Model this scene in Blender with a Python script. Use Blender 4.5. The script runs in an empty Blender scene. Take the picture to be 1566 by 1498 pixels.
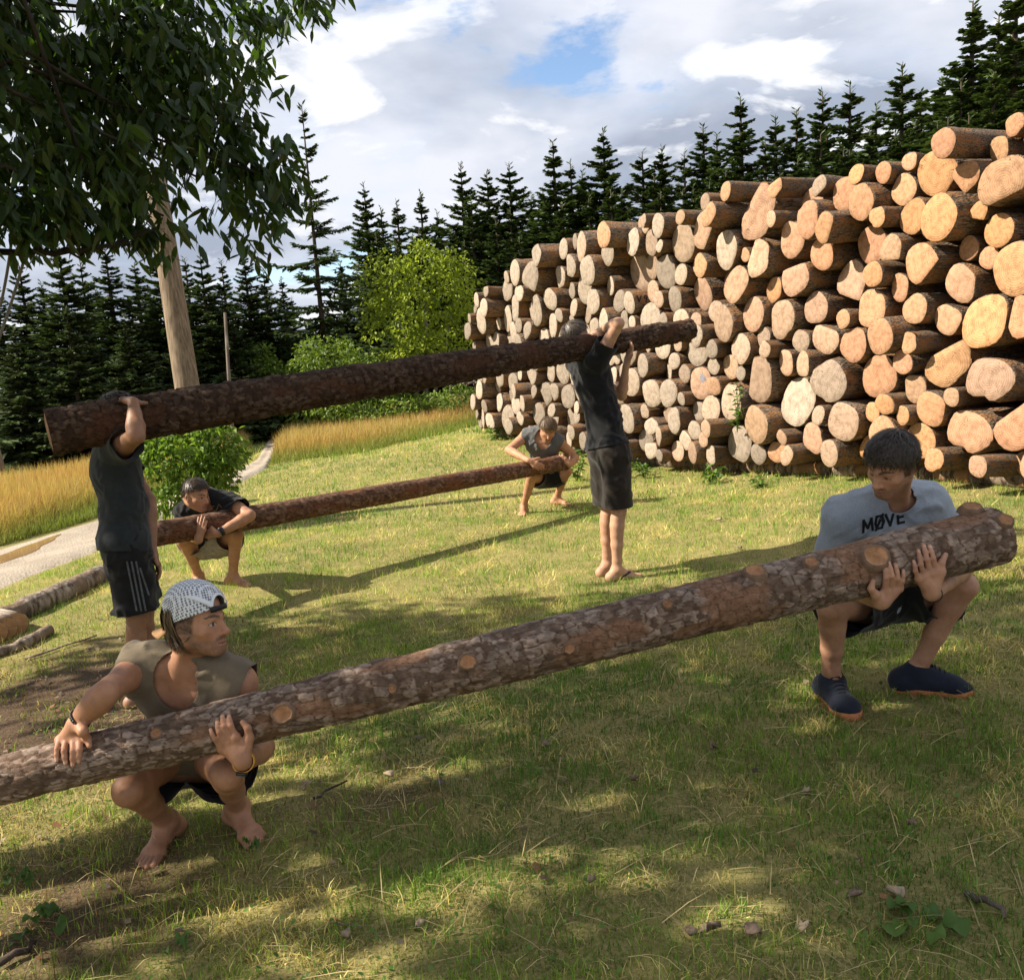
import bpy, bmesh, math, random
import numpy as np
from mathutils import Vector, Matrix
from mathutils.bvhtree import BVHTree
random.seed(7); RNG=np.random.default_rng(11)
sc=bpy.context.scene; COL=sc.collection
PI=math.pi
# ------------------------------------------------------------------ camera
FPX=1300.; TH=math.radians(9.); RO=math.radians(3.5)
CAM=np.array([0,0,1.7])
_R0=np.array([1.,0,0]); FW=np.array([0,math.cos(TH),-math.sin(TH)]); _U0=np.array([0,math.sin(TH),math.cos(TH)])
CR=math.cos(RO)*_R0-math.sin(RO)*_U0; CU=math.sin(RO)*_R0+math.cos(RO)*_U0
cd=bpy.data.cameras.new('camera'); cam=bpy.data.objects.new('camera',cd); COL.objects.link(cam)
cd.sensor_fit='HORIZONTAL'; cd.sensor_width=36; cd.lens=36*FPX/1566; cd.clip_end=2000; cd.clip_start=.05
cam.matrix_world=Matrix(((CR[0],CU[0],-FW[0],CAM[0]),(CR[1],CU[1],-FW[1],CAM[1]),(CR[2],CU[2],-FW[2],CAM[2]),(0,0,0,1)))
sc.camera=cam
# ------------------------------------------------------------------ light
SUN=np.array([1,.04,-.80]); SUN/=np.linalg.norm(SUN)         # direction the light travels
ELEV=math.asin(-SUN[2])
sl=bpy.data.lights.new('sun','SUN'); sl.energy=5.0; sl.angle=math.radians(.53); sl.color=(1,.91,.76)
so=bpy.data.objects.new('sun',sl); COL.objects.link(so); so.rotation_euler=Vector(SUN).to_track_quat('-Z','Y').to_euler(); so.location=(-20,0,20)
wd=bpy.data.worlds.new('World'); sc.world=wd; wd.use_nodes=True
def build_world():
    nt=wd.node_tree; N=nt.nodes; Lk=nt.links; N.clear()
    def n(t,**k):
        x=N.new(t)
        for a,b in k.items(): setattr(x,a,b)
        return x
    def math_(op,a,b=None):
        m=n('ShaderNodeMath',operation=op)
        for i,v in enumerate((a,b)):
            if v is None: continue
            if isinstance(v,(int,float)): m.inputs[i].default_value=v
            else: Lk.new(v,m.inputs[i])
        return m.outputs[0]
    out=n('ShaderNodeOutputWorld'); bg=n('ShaderNodeBackground'); bg.inputs[1].default_value=.10
    sky=n('ShaderNodeTexSky',sky_type='NISHITA'); sky.sun_disc=False; sky.sun_elevation=ELEV
    sky.sun_rotation=math.atan2(-SUN[0],-SUN[1]); sky.altitude=600; sky.ozone_density=1.6; sky.air_density=1.0; sky.dust_density=.6
    tc=n('ShaderNodeTexCoord'); sep=n('ShaderNodeSeparateXYZ'); Lk.new(tc.outputs['Generated'],sep.inputs[0])
    zz=math_('MAXIMUM',sep.outputs[2],0.0); den=math_('ADD',zz,.30)
    cx=math_('DIVIDE',sep.outputs[0],den); cy=math_('DIVIDE',sep.outputs[1],den)
    cmb=n('ShaderNodeCombineXYZ'); Lk.new(cx,cmb.inputs[0]); Lk.new(cy,cmb.inputs[1]); Lk.new(math_('MULTIPLY',zz,2.2),cmb.inputs[2])
    def noise(scale,detail,rough,off,dist=0.):
        mp=n('ShaderNodeMapping'); mp.inputs['Location'].default_value=off; Lk.new(cmb.outputs[0],mp.inputs[0])
        t=n('ShaderNodeTexNoise'); t.inputs['Scale'].default_value=scale; t.inputs['Detail'].default_value=detail
        t.inputs['Roughness'].default_value=rough; t.inputs['Distortion'].default_value=dist; Lk.new(mp.outputs[0],t.inputs['Vector']); return t.outputs[0]
    def ramp(v,stops):
        r=n('ShaderNodeValToRGB'); e=r.color_ramp.elements
        while len(e)<len(stops): e.new(.5)
        for i,(p,c) in enumerate(stops): e[i].position=p; e[i].color=(*c,1) if len(c)==3 else c
        Lk.new(v,r.inputs[0]); return r.outputs[0]
    cover=noise(2.6,9,.55,(5.3,2.9,1.4),.2)
    mask=ramp(cover,[(.34,(0,0,0)),(.40,(.85,)*3),(.50,(1,)*3)])
    tone=noise(1.7,7,.5,(8.2,4.4,2.1),.1)
    puff=noise(3.4,10,.55,(1.2,9.4,5.1),.25)
    tcol=ramp(tone,[(.38,(2.0,2.25,2.8)),(.50,(3.0,3.25,3.8)),(.62,(4.2,4.3,4.7))])
    pf=ramp(puff,[(.53,(0,0,0)),(.60,(1,1,1))])
    mx=n('ShaderNodeMix',data_type='RGBA'); Lk.new(pf,mx.inputs[0]); Lk.new(tcol,mx.inputs[6]); mx.inputs[7].default_value=(4.9,4.95,5.1,1)
    mx2=n('ShaderNodeMix',data_type='RGBA'); Lk.new(mask,mx2.inputs[0]); Lk.new(sky.outputs[0],mx2.inputs[6]); Lk.new(mx.outputs[2],mx2.inputs[7])
    Lk.new(mx2.outputs[2],bg.inputs[0]); Lk.new(bg.outputs[0],out.inputs[0])
build_world()
vs=sc.view_settings; vs.view_transform='Standard'; vs.look='None'; vs.exposure=1.12; vs.gamma=1; vs.use_curve_mapping=False

# ------------------------------------------------------------------ helpers
def nrm(v): v=np.asarray(v,float); return v/max(np.linalg.norm(v),1e-9)
def ray(px,py): return CR*((px-783)/FPX)-CU*((py-749)/FPX)+FW
def at(px,py,d): return CAM+ray(px,py)*d
def depth(p): return float((np.asarray(p)-CAM)@FW)
def tag(o,label=None,cat=None,group=None,kind=None):
    for k,v in (('label',label),('category',cat),('group',group),('kind',kind)):
        if v: o[k]=v
    return o
def link(name,me,mat=None,parent=None,smooth=False):
    o=bpy.data.objects.new(name,me); COL.objects.link(o)
    if mat is not None and not me.materials: me.materials.append(mat)
    if parent is not None: o.parent=parent; o.matrix_parent_inverse=parent_inv(parent)
    if smooth: shade(me)
    return o
def parent_inv(p):
    return p.matrix_basis.inverted()
def shade(me): me.polygons.foreach_set('use_smooth',np.ones(len(me.polygons),bool))
def mk(name,V,Fc,mat=None,parent=None,smooth=False,col=None):
    """numpy mesh: V (n,3); Fc (m,3) or (m,4) or list of such arrays"""
    me=bpy.data.meshes.new(name); V=np.ascontiguousarray(V,np.float32)
    fl=Fc if isinstance(Fc,list) else [Fc]
    fl=[np.asarray(f,np.int32) for f in fl if len(f)]
    me.vertices.add(len(V)); me.vertices.foreach_set('co',V.ravel())
    nl=sum(f.size for f in fl); npoly=sum(len(f) for f in fl)
    me.loops.add(nl); me.loops.foreach_set('vertex_index',np.concatenate([f.ravel() for f in fl]))
    me.polygons.add(npoly)
    tot=np.concatenate([np.full(len(f),f.shape[1],np.int32) for f in fl]); st=np.concatenate([[0],np.cumsum(tot)[:-1]]).astype(np.int32)
    me.polygons.foreach_set('loop_start',st); me.polygons.foreach_set('loop_total',tot)
    me.update(calc_edges=True)
    if col is not None:
        a=me.color_attributes.new('Col','FLOAT_COLOR','POINT'); c=np.ones((len(V),4),np.float32); c[:,:3]=col; a.data.foreach_set('color',c.ravel())
    return link(name,me,mat,parent,smooth)
def _hash(i,j,k):
    h=(i.astype(np.int64)*73856093)^(j.astype(np.int64)*19349663)^(k.astype(np.int64)*83492791)
    h=(h^(h>>13))*1274126177; h=h&0x7fffffff; h=(h^(h>>16))*668265263; h&=0x7fffffff
    return (h%100003)/100003.
def vnoise(P):
    P=np.asarray(P,float); i=np.floor(P).astype(np.int64); f=P-i; f=f*f*(3-2*f); o=0
    for a in (0,1):
        for b in (0,1):
            for c in (0,1):
                w=(f[...,0] if a else 1-f[...,0])*(f[...,1] if b else 1-f[...,1])*(f[...,2] if c else 1-f[...,2])
                o=o+w*_hash(i[...,0]+a,i[...,1]+b,i[...,2]+c)
    return o
def fbm(P,o=3):
    P=np.asarray(P,float); s=0;a=.5;t=0
    for k in range(o): s=s+a*vnoise(P+17.3*k); t+=a; P=P*2.03; a*=.5
    return s/t
def P3(x,y,z=0): return np.stack([x,y,np.zeros_like(x)+z],-1)
def sstep(a,b,x): t=np.clip((x-a)/(b-a),0,1); return t*t*(3-2*t)
def lerp(a,b,t): return a+(b-a)*t
# ---- materials
class NT:
    def __init__(s,name,rough=.8,spec=.3):
        s.m=bpy.data.materials.new(name); s.m.use_nodes=True; s.t=s.m.node_tree; s.N=s.t.nodes; s.b=s.N['Principled BSDF']
        s.b.inputs['Roughness'].default_value=rough; s.b.inputs['Specular IOR Level'].default_value=spec
    def n(s,t,**k):
        x=s.N.new(t)
        for a,b in k.items(): setattr(x,a,b)
        return x
    def l(s,a,b): s.t.links.new(a,b)
    def coord(s,k='Object',scale=(1,1,1),loc=(0,0,0),rot=(0,0,0)):
        c=s.n('ShaderNodeTexCoord'); mp=s.n('ShaderNodeMapping'); mp.inputs['Scale'].default_value=scale; mp.inputs['Location'].default_value=loc; mp.inputs['Rotation'].default_value=rot
        s.l(c.outputs[k],mp.inputs[0]); return mp.outputs[0]
    def pos(s,scale=(1,1,1)):
        c=s.n('ShaderNodeNewGeometry'); mp=s.n('ShaderNodeMapping'); mp.inputs['Scale'].default_value=scale; s.l(c.outputs['Position'],mp.inputs[0]); return mp.outputs[0]
    def noise(s,v,scale,detail=4,rough=.55,dist=0,out=0):
        t=s.n('ShaderNodeTexNoise'); t.inputs['Scale'].default_value=scale; t.inputs['Detail'].default_value=detail; t.inputs['Roughness'].default_value=rough; t.inputs['Distortion'].default_value=dist
        s.l(v,t.inputs['Vector']); return t.outputs[out]
    def vor(s,v,scale,feature='F1',out='Distance',rnd=1):
        t=s.n('ShaderNodeTexVoronoi',feature=feature); t.inputs['Scale'].default_value=scale; t.inputs['Randomness'].default_value=rnd; s.l(v,t.inputs['Vector']); return t.outputs[out]
    def ramp(s,v,stops):
        r=s.n('ShaderNodeValToRGB'); e=r.color_ramp.elements
        while len(e)<len(stops): e.new(.5)
        for i,(p,c) in enumerate(stops): e[i].position=p; e[i].color=(c,c,c,1) if isinstance(c,(int,float)) else (*c,1)
        s.l(v,r.inputs[0]); return r.outputs[0]
    def mix(s,f,a,b,mode='MIX'):
        m=s.n('ShaderNodeMix',data_type='RGBA',blend_type=mode)
        for i,v in ((0,f),(6,a),(7,b)):
            if isinstance(v,(int,float)): m.inputs[i].default_value=v if i==0 else (v,v,v,1)
            elif isinstance(v,tuple): m.inputs[i].default_value=(*v,1)
            else: s.l(v,m.inputs[i])
        return m.outputs[2]
    def mth(s,op,a,b=0.):
        m=s.n('ShaderNodeMath',operation=op)
        for i,v in enumerate((a,b)):
            if isinstance(v,(int,float)): m.inputs[i].default_value=v
            else: s.l(v,m.inputs[i])
        return m.outputs[0]
    def attr(s,name='Col'):
        a=s.n('ShaderNodeVertexColor'); a.layer_name=name; return a.outputs[0]
    def col(s,v):
        if isinstance(v,tuple): s.b.inputs['Base Color'].default_value=(*v,1)
        else: s.l(v,s.b.inputs['Base Color'])
    def bump(s,h,strength=.3,dist=.01):
        b=s.n('ShaderNodeBump'); b.inputs['Strength'].default_value=strength; b.inputs['Distance'].default_value=dist; s.l(h,b.inputs['Height']); s.l(b.outputs[0],s.b.inputs['Normal'])
    def orand(s):
        return s.n('ShaderNodeObjectInfo').outputs['Random']
    def ocol(s):
        return s.n('ShaderNodeObjectInfo').outputs['Color']
    def translucent(s,colr,fac):
        tr=s.n('ShaderNodeBsdfTranslucent'); mx=s.n('ShaderNodeMixShader'); mx.inputs[0].default_value=fac
        if isinstance(colr,tuple): tr.inputs[0].default_value=(*colr,1)
        else: s.l(colr,tr.inputs[0])
        s.l(s.b.outputs[0],mx.inputs[1]); s.l(tr.outputs[0],mx.inputs[2]); s.l(mx.outputs[0],s.N['Material Output'].inputs[0])
def plain(name,c,rough=.7,spec=.3,bumpscale=None,bs=.2,bd=.003,var=.25):
    t=NT(name,rough,spec); v=t.coord(); n=t.noise(v,bumpscale or 30,5)
    t.col(t.mix(t.ramp(n,[(.3,0.),(.7,1.)]),tuple(x*(1-var) for x in c),tuple(min(1,x*(1+var)) for x in c)))
    t.bump(n,bs,bd); return t.m
# ------------------------------------------------------------------ terrain
_GP=np.array([(-1.1,2.7,.09),(1.5,3.3,.20),(-2.16,4.4,-.06),(.71,5.87,.07),(-2.45,6.65,.01),(.4,9.2,.01),(4,6.9,.33),(3.2,8.4,.24),(1.95,11,.06),(.83,13.3,.09),(-.5,16.2,.2),(0,0,0.),(-5,9,-.25),(5,3,.3)])
def _k(a,b): return np.exp(-((a[:,None,:]-b[None,:,:])**2).sum(-1)/(2*2.4**2))
_GW=np.linalg.solve(_k(_GP[:,:2],_GP[:,:2])+1e-4*np.eye(len(_GP)),_GP[:,2]-.045*_GP[:,0])
def gz(x,y):
    x=np.atleast_1d(np.asarray(x,float)); y=np.atleast_1d(np.asarray(y,float))
    z=.045*14*np.tanh(x/14)
    sh=x.shape; q=np.stack([x.ravel(),y.ravel()],-1)
    near=(np.abs(q[:,0])<14)&(q[:,1]<26)&(q[:,1]>-9)
    add=np.zeros(len(q))
    if near.any(): add[near]=_k(q[near],_GP[:,:2])@_GW
    z=z+add.reshape(sh)
    return z
def gz1(x,y): return float(gz(x,y)[0])
def ground(px,py,h=0.):
    v=ray(px,py); d=3.
    for _ in range(40):
        p=CAM+v*d; z=gz1(p[0],p[1])+h; d=d+((z-p[2])/v[2])*.7 if v[2]<-.02 else 60
        d=min(max(d,.5),90)
    return CAM+v*d
# path outline (photo estimate of its two edges, laid out on the ground)
PLOW=[(-260,985),(-80,925),(0,905),(80,872),(150,845),(235,803),(300,770),(370,738),(408,718),(419,700),(424,684),(434,664),(446,646),(452,634)]
PUP =[(-260,890),(-80,857),(0,836),(80,813),(150,793),(235,768),(300,745),(360,722),(392,704),(400,690),(408,676),(422,660),(436,644),(445,633)]
PL=np.array([ground(*p) for p in PLOW]); PU=np.array([ground(*p) for p in PUP])
def in_poly(x,y,poly):
    c=np.zeros(np.shape(x),bool); n=len(poly); j=n-1
    for i in range(n):
        xi,yi=poly[i][:2]; xj,yj=poly[j][:2]
        m=((yi>y)!=(yj>y))&(x<(xj-xi)*(y-yi)/((yj-yi) or 1e-9)+xi); c^=m; j=i
    return c
PATH=[tuple(p[:2]) for p in PL]+[tuple(p[:2]) for p in PU[::-1]]
# dirt amount (bare soil on the left, under the tree)
def dirt(x,y):
    n=fbm(P3(x*1.6,y*1.6),3); n2=fbm(P3(x*5,y*5,3.),2)
    a=np.exp(-(((x+2.75)/1.15)**2+((y-4.3)/1.25)**2))*1.35
    b=np.exp(-(((x+1.55)/.6)**2+((y-2.4)/.5)**2))*.75
    c=np.exp(-(((x+.45)/.4)**2+((y-2.9)/.22)**2))*.6
    return np.clip(a+b+c,0,1.2)*(.35+.9*n)+.25*(n2-.5)
def mat_ground():
    t=NT('soil_and_thatch',.95,.15); p=t.pos()
    a=t.attr('Col'); n=t.noise(p,9,8,.65); f=t.noise(p,90,6,.7)
    g=t.mix(t.ramp(n,[(.35,0.),(.65,1.)]),(.085,.095,.024),(.24,.215,.07))
    g=t.mix(t.ramp(f,[(.4,0.),(.62,1.)]),g,(.32,.26,.11))
    d=t.mix(t.ramp(f,[(.38,0.),(.6,1.)]),(.042,.028,.019),(.13,.084,.05))
    sep=t.n('ShaderNodeSeparateColor'); t.l(a,sep.inputs[0])
    t.col(t.mix(t.ramp(sep.outputs[0],[(.2,0.),(.7,1.)]),g,d)); t.bump(f,.6,.02); return t.m
def build_ground():
    xs=np.unique(np.concatenate([np.linspace(-4,5,150),np.linspace(-14,14,141),np.linspace(-60,60,61),[-400,-200,-120,120,200,400]]))
    ys=np.unique(np.concatenate([np.linspace(-3,8,170),np.linspace(8,26,91),np.linspace(26,80,40),[-300,-120,-40,-20,-10,-6,110,160,250,450]]))
    X,Y=np.meshgrid(xs,ys,indexing='ij'); Z=gz(X,Y)+.02*(fbm(P3(X*2.5,Y*2.5),3)-.5)*(np.abs(X)<20)
    V=np.stack([X,Y,Z],-1).reshape(-1,3); nx,ny=len(xs),len(ys)
    i=np.arange(nx*ny).reshape(nx,ny); Fq=np.stack([i[:-1,:-1],i[1:,:-1],i[1:,1:],i[:-1,1:]],-1).reshape(-1,4)
    c=np.zeros((len(V),3)); c[:,0]=dirt(V[:,0],V[:,1])
    o=mk('ground',V,Fq,mat_ground(),smooth=True,col=c); tag(o,'mown grassy ground with bare soil under the tree','ground',kind='structure')
build_ground()
def mat_gravel():
    t=NT('gravel',.95,.2); p=t.pos(); n=t.noise(p,2.2,6,.6); f=t.vor(p,38); g=t.noise(p,60,5,.7)
    a=t.mix(t.ramp(n,[(.35,0.),(.65,1.)]),(.20,.155,.11),(.33,.275,.21))
    t.col(t.mix(t.ramp(g,[(.35,0.),(.65,1.)]),a,t.mix(.5,a,(.45,.40,.34)),'MIX')); t.bump(f,.5,.02); return t.m
def build_path():
    M=9; V=[];Fq=[]
    # densify along
    n=len(PL); tt=np.linspace(0,n-1,90); lo=np.stack([np.interp(tt,range(n),PL[:,k]) for k in range(2)],-1); up=np.stack([np.interp(tt,range(n),PU[:,k]) for k in range(2)],-1)
    for i in range(90):
        wob=.06*math.sin(i*1.7)+.05*math.sin(i*.63)
        for j in range(M):
            w=j/(M-1); q=lo[i]*(1-w)+up[i]*w
            if j in (0,M-1): q=q+nrm(lo[i]-up[i])*(1 if j==0 else -1)*wob
            edge=1 if 0<j<M-1 else -1
            V.append((q[0],q[1],gz1(q[0],q[1])+.035*edge-.012*math.cos(2*PI*w*2)*(edge>0)))
    i=np.arange(90*M).reshape(90,M); Fq=np.stack([i[:-1,:-1],i[1:,:-1],i[1:,1:],i[:-1,1:]],-1).reshape(-1,4)[:, ::-1]
    path_bvh=BVHTree.FromPolygons([tuple(v) for v in V],[tuple(int(k) for k in f) for f in Fq])
    o=mk('gravel_path',np.array(V),Fq,mat_gravel(),smooth=True); tag(o,'pale gravel track running towards the forest','path',kind='structure')
    # puddle
    t=NT('puddle_water',.08,.5); t.col(t.mix(t.noise(t.pos(),3,4),(.20,.12,.05),(.30,.19,.09))); t.bump(t.noise(t.pos(),12,3),.05,.01)
    c=ground(28,850); ax=nrm(ground(75,830)-ground(-30,872)); sd=np.array([-ax[1],ax[0],0]); V=[];k=40
    for j in range(k):
        a=2*PI*j/k; rr=1+.18*math.sin(3*a+1)+.1*math.sin(7*a)
        q=c+ax*math.cos(a)*.85*rr+sd*math.sin(a)*.17*rr; V.append((q[0],q[1],0))
    V=np.array(V); zc=max(gz1(x,y) for x,y,_ in V)*0+gz1(c[0],c[1])+.055; V[:,2]=[(lambda h,x,y:h[0].z+.004 if h[0] is not None else gz1(x,y)+.02)(path_bvh.ray_cast(Vector((x,y,5)),Vector((0,0,-1))),x,y) for x,y,_ in V]
    me=bpy.data.meshes.new('puddle'); me.from_pydata([tuple(v) for v in V],[],[list(range(k))]); o=link('puddle',me,t.m); tag(o,'shallow brown puddle lying in the gravel track','puddle',kind='structure')
build_path()
# ------------------------------------------------------------------ log pile
PA=np.array([4.02,6.85]); PB=np.array([-.55,16.2]); PD=(PB-PA)/np.linalg.norm(PB-PA); PLEN=float(np.linalg.norm(PB-PA)); PN=np.array([PD[1],-PD[0]])
if PN[0]<0: PN=-PN
PX=np.array([.93,.37])   # the logs do not lie quite square to the face of the pile
def pile_pt(u): q=PA+PD*u; return q
def pile_top(u): return np.interp(u,[-2,.1,.6,1.0,1.7,2.6,3.3,4.0,4.85,6,7.4,8.4,9.4,10.1,PLEN],[2.75,2.72,2.70,2.68,2.76,2.95,3.06,2.88,3.1,3.15,3.0,2.8,2.5,2.15,1.75])
def pack():
    rg=random.Random(5); C=[]; U0,U1=-.75,PLEN
    def rad(u):
        near=max(0,1-(u/8.)); b=rg.random(); k=1-.10*min(1,max(0,(u-3.5)/4))
        if b<.36: return k*rg.uniform(.09,.145)
        if b<.84: return k*rg.uniform(.15,.195+.06*near)
        return k*rg.uniform(.205,.25+.075*near)
    fails=0
    while fails<220 and len(C)<420:
        u=rg.uniform(U0,U1); r=rad(u)
        A=np.array(C) if C else np.zeros((0,3)); cand=[]
        for _ in range(4): cand.append((rg.uniform(U0+r,U1-r),r))
        if len(A):
            d=A[:,2]+r
            # circle pairs
            du=A[:,None,0]-A[None,:,0]; dv=A[:,None,1]-A[None,:,1]; D=np.hypot(du,dv)
            i,j=np.nonzero((D<d[:,None]+d[None,:])&(D>1e-6)&(du<0)); 
            ddx=A[j,0]-A[i,0]; ddy=A[j,1]-A[i,1]; Dd=D[i,j]; a=(d[i]**2-d[j]**2+Dd**2)/(2*Dd); h2=d[i]**2-a**2; ok=h2>0
            i=i[ok];a=a[ok];h=np.sqrt(h2[ok]);Dd=Dd[ok];ddx=ddx[ok];ddy=ddy[ok]
            px=A[i,0]+a*ddx/Dd-h*ddy/Dd; py=A[i,1]+a*ddy/Dd+h*ddx/Dd
            cand+=list(zip(px,py))
            # ground-tangent
            for s in (-1,1):
                dy=A[:,1]-r; h2=d**2-dy**2; ok=h2>0; cand+=list(zip((A[ok,0]+s*np.sqrt(h2[ok])),np.full(ok.sum(),r)))
            for wx in (U0+r,U1-r):
                dx=A[:,0]-wx; h2=d**2-dx**2; ok=h2>0; cand+=list(zip(np.full(ok.sum(),wx),A[ok,1]+np.sqrt(h2[ok])))
        Q=np.array(cand); ok=(Q[:,0]>=U0+r-1e-6)&(Q[:,0]<=U1-r+1e-6)&(Q[:,1]>=r-1e-6)&(Q[:,1]+r<=pile_top(Q[:,0])+.1)
        if len(A):
            dd=np.hypot(Q[:,None,0]-A[None,:,0],Q[:,None,1]-A[None,:,1])-(A[None,:,2]+r); ok&=(dd.min(1)>-.006)
        Q=Q[ok]
        if not len(Q): fails+=1; continue
        b=Q[np.argmin(Q[:,1]+.35*np.abs(Q[:,0]-u)*0)]; C.append((b[0],b[1],r)); fails=0 if r>.1 else fails
    return C
def mat_cut():
    t=NT('sawn_wood',.8,.2); v=t.coord('Object'); oc=t.ocol(); rnd=t.orand()
    sp=t.n('ShaderNodeSeparateXYZ'); t.l(v,sp.inputs[0])
    nz=t.noise(v,2.5,4,.6)
    ln=t.n('ShaderNodeVectorMath',operation='LENGTH'); t.l(v,ln.inputs[0])
    w=t.mth('SINE',t.mth('MULTIPLY',t.mth('ADD',ln.outputs['Value'],t.mth('MULTIPLY',nz,.10)),75.))
    rings=t.mth('ADD',t.mth('MULTIPLY',w,.5),.5)
    stre=t.noise(t.coord('Object',(14,60,3),rot=(.0,.7,0)),1.2,4,.6)
    blot=t.noise(t.coord('Object',(1.6,1.6,1.6)),2.2,5,.6)
    base=t.mix(t.mth('MULTIPLY',rings,.34),oc,t.mix(1.,oc,(.62,.50,.42),'MULTIPLY'))
    base=t.mix(t.mth('MULTIPLY',t.ramp(stre,[(.42,0.),(.66,1.)]),.7),base,t.mix(1.,base,(1.35,1.32,1.28),'MULTIPLY'))
    base=t.mix(t.mth('MULTIPLY',t.ramp(blot,[(.42,0.),(.66,1.)]),.8),base,t.mix(1.,base,(.60,.55,.52),'MULTIPLY'))
    # radial checks
    at_=t.n('ShaderNodeMath',operation='ARCTAN2'); t.l(sp.outputs[0],at_.inputs[0]); t.l(sp.outputs[1],at_.inputs[1])
    cmb=t.n('ShaderNodeCombineXYZ'); t.l(t.mth('MULTIPLY',at_.outputs[0],1.1),cmb.inputs[0]); t.l(t.mth('MULTIPLY',rnd,40.),cmb.inputs[1]); t.l(t.mth('MULTIPLY',ln.outputs['Value'],.8),cmb.inputs[2])
    ck=t.noise(cmb.outputs[0],3.2,2,.5); line=t.ramp(t.mth('ABSOLUTE',t.mth('SUBTRACT',ck,.5)),[(0.,1.),(.012,0.)])
    few=t.ramp(t.noise(cmb.outputs[0],1.1,1,.5),[(.5,0.),(.56,1.)])
    ckm=t.mth('MULTIPLY',line,few)
    base=t.mix(ckm,base,(.06,.035,.02))
    t.col(base); t.bump(t.mix(.5,stre,t.mth('SUBTRACT',rings,t.mth('MULTIPLY',ckm,3.))),.35,.006); return t.m
def mat_bark(name,c1,c2,c3,sc1=1.):
    t=NT(name,.92,.15); v=t.coord('Object'); rnd=t.orand()
    st=t.noise(t.coord('Object',(9*sc1,9*sc1,1.6*sc1)),2.,7,.7,.5); pl=t.vor(t.coord('Object',(10*sc1,10*sc1,3.5*sc1)),1.6)
    big=t.noise(t.coord('Object',(1,1,.45)),2.1*sc1,5,.65,.3)
    c=t.mix(t.ramp(st,[(.40,0.),(.56,1.)]),c1,c2); c=t.mix(t.ramp(big,[(.50,0.),(.56,1.)]),c,c3)
    c=t.mix(t.ramp(pl,[(.0,0.),(.5,1.)]),c,t.mix(1.,c,(.6,.56,.54),'MULTIPLY'))
    c=t.mix(t.mth('MULTIPLY',rnd,.4),c,t.mix(1.,c,(.5,.45,.42),'MULTIPLY'))
    t.col(c); t.bump(t.mix(.5,st,pl),.9,.03); return t.m
M_CUT=mat_cut()
M_PBARK=mat_bark('pile_bark',(.095,.066,.046),(.40,.325,.25),(.44,.255,.13))
def log_mesh(seed,length):
    """unit-radius log: local z = axis (0 at the cut end, going back), outline irregular"""
    rg=np.random.default_rng(seed); n=22; a=np.arange(n)*2*PI/n
    prof=1+.0*a
    for k in (2,3,4,5): prof=prof+rg.normal()*(.075 if k==2 else .022)*np.cos(k*a+rg.uniform(0,6))
    prof*=1/prof.max()
    if seed%7==3: # a flat split side
        th=rg.uniform(0,6); prof=np.minimum(prof,np.clip(.55/np.maximum(np.cos(a-th),.25),0,2))
    if seed%9==4:
        th=rg.uniform(0,6); prof*=1-.17*np.exp(-((np.angle(np.exp(1j*(a-th))))/.28)**2)
    zs=np.array([0,.05,.18,.5,1.1,2.0,length]); V=[]
    tilt=rg.normal(0,.07,2)
    for z in zs:
        rr=prof*(1-.012*z)*(1+.025*rg.normal(size=n)*(z>0)); 
        if z==0: rr=rr*.975
        x=np.cos(a)*rr;y=np.sin(a)*rr
        V.append(np.stack([x,y,np.full(n,z)+(tilt[0]*x+tilt[1]*y)*(z<.1)],-1))
    V=np.concatenate(V); i=np.arange(len(zs)*n).reshape(len(zs),n); j=np.roll(i,-1,1)
    Fq=np.stack([i[:-1],i[1:],j[1:],j[:-1]],-1).reshape(-1,4)
    back=np.array([i[-1]])
    bark=(V,[Fq,back])
    # cut face: disc with slight relief, 3 mm proud
    rings=[(.0,1),(.45,n),(.965,n)]; fv=[(0,0,-.004)]
    for rr in (.5,.97):
        x=np.cos(a)*prof*.975*rr; y=np.sin(a)*prof*.975*rr; fv+=list(np.stack([x,y,-.02+tilt[0]*x+tilt[1]*y+.006*rg.normal(size=n)*(rr<.9)],-1))
    x=np.cos(a)*prof*.974; y=np.sin(a)*prof*.974; fv+=list(np.stack([x,y,.004+tilt[0]*x+tilt[1]*y],-1))
    f=[]; t3=np.array([(0,1+(k+1)%n,1+k) for k in range(n)]); q=[]
    for s in (0,1):
        for k in range(n): b=1+s*n; q.append((b+k,b+(k+1)%n,b+n+(k+1)%n,b+n+k))
    return bark,(np.array(fv),[t3,np.array(q)])
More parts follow.
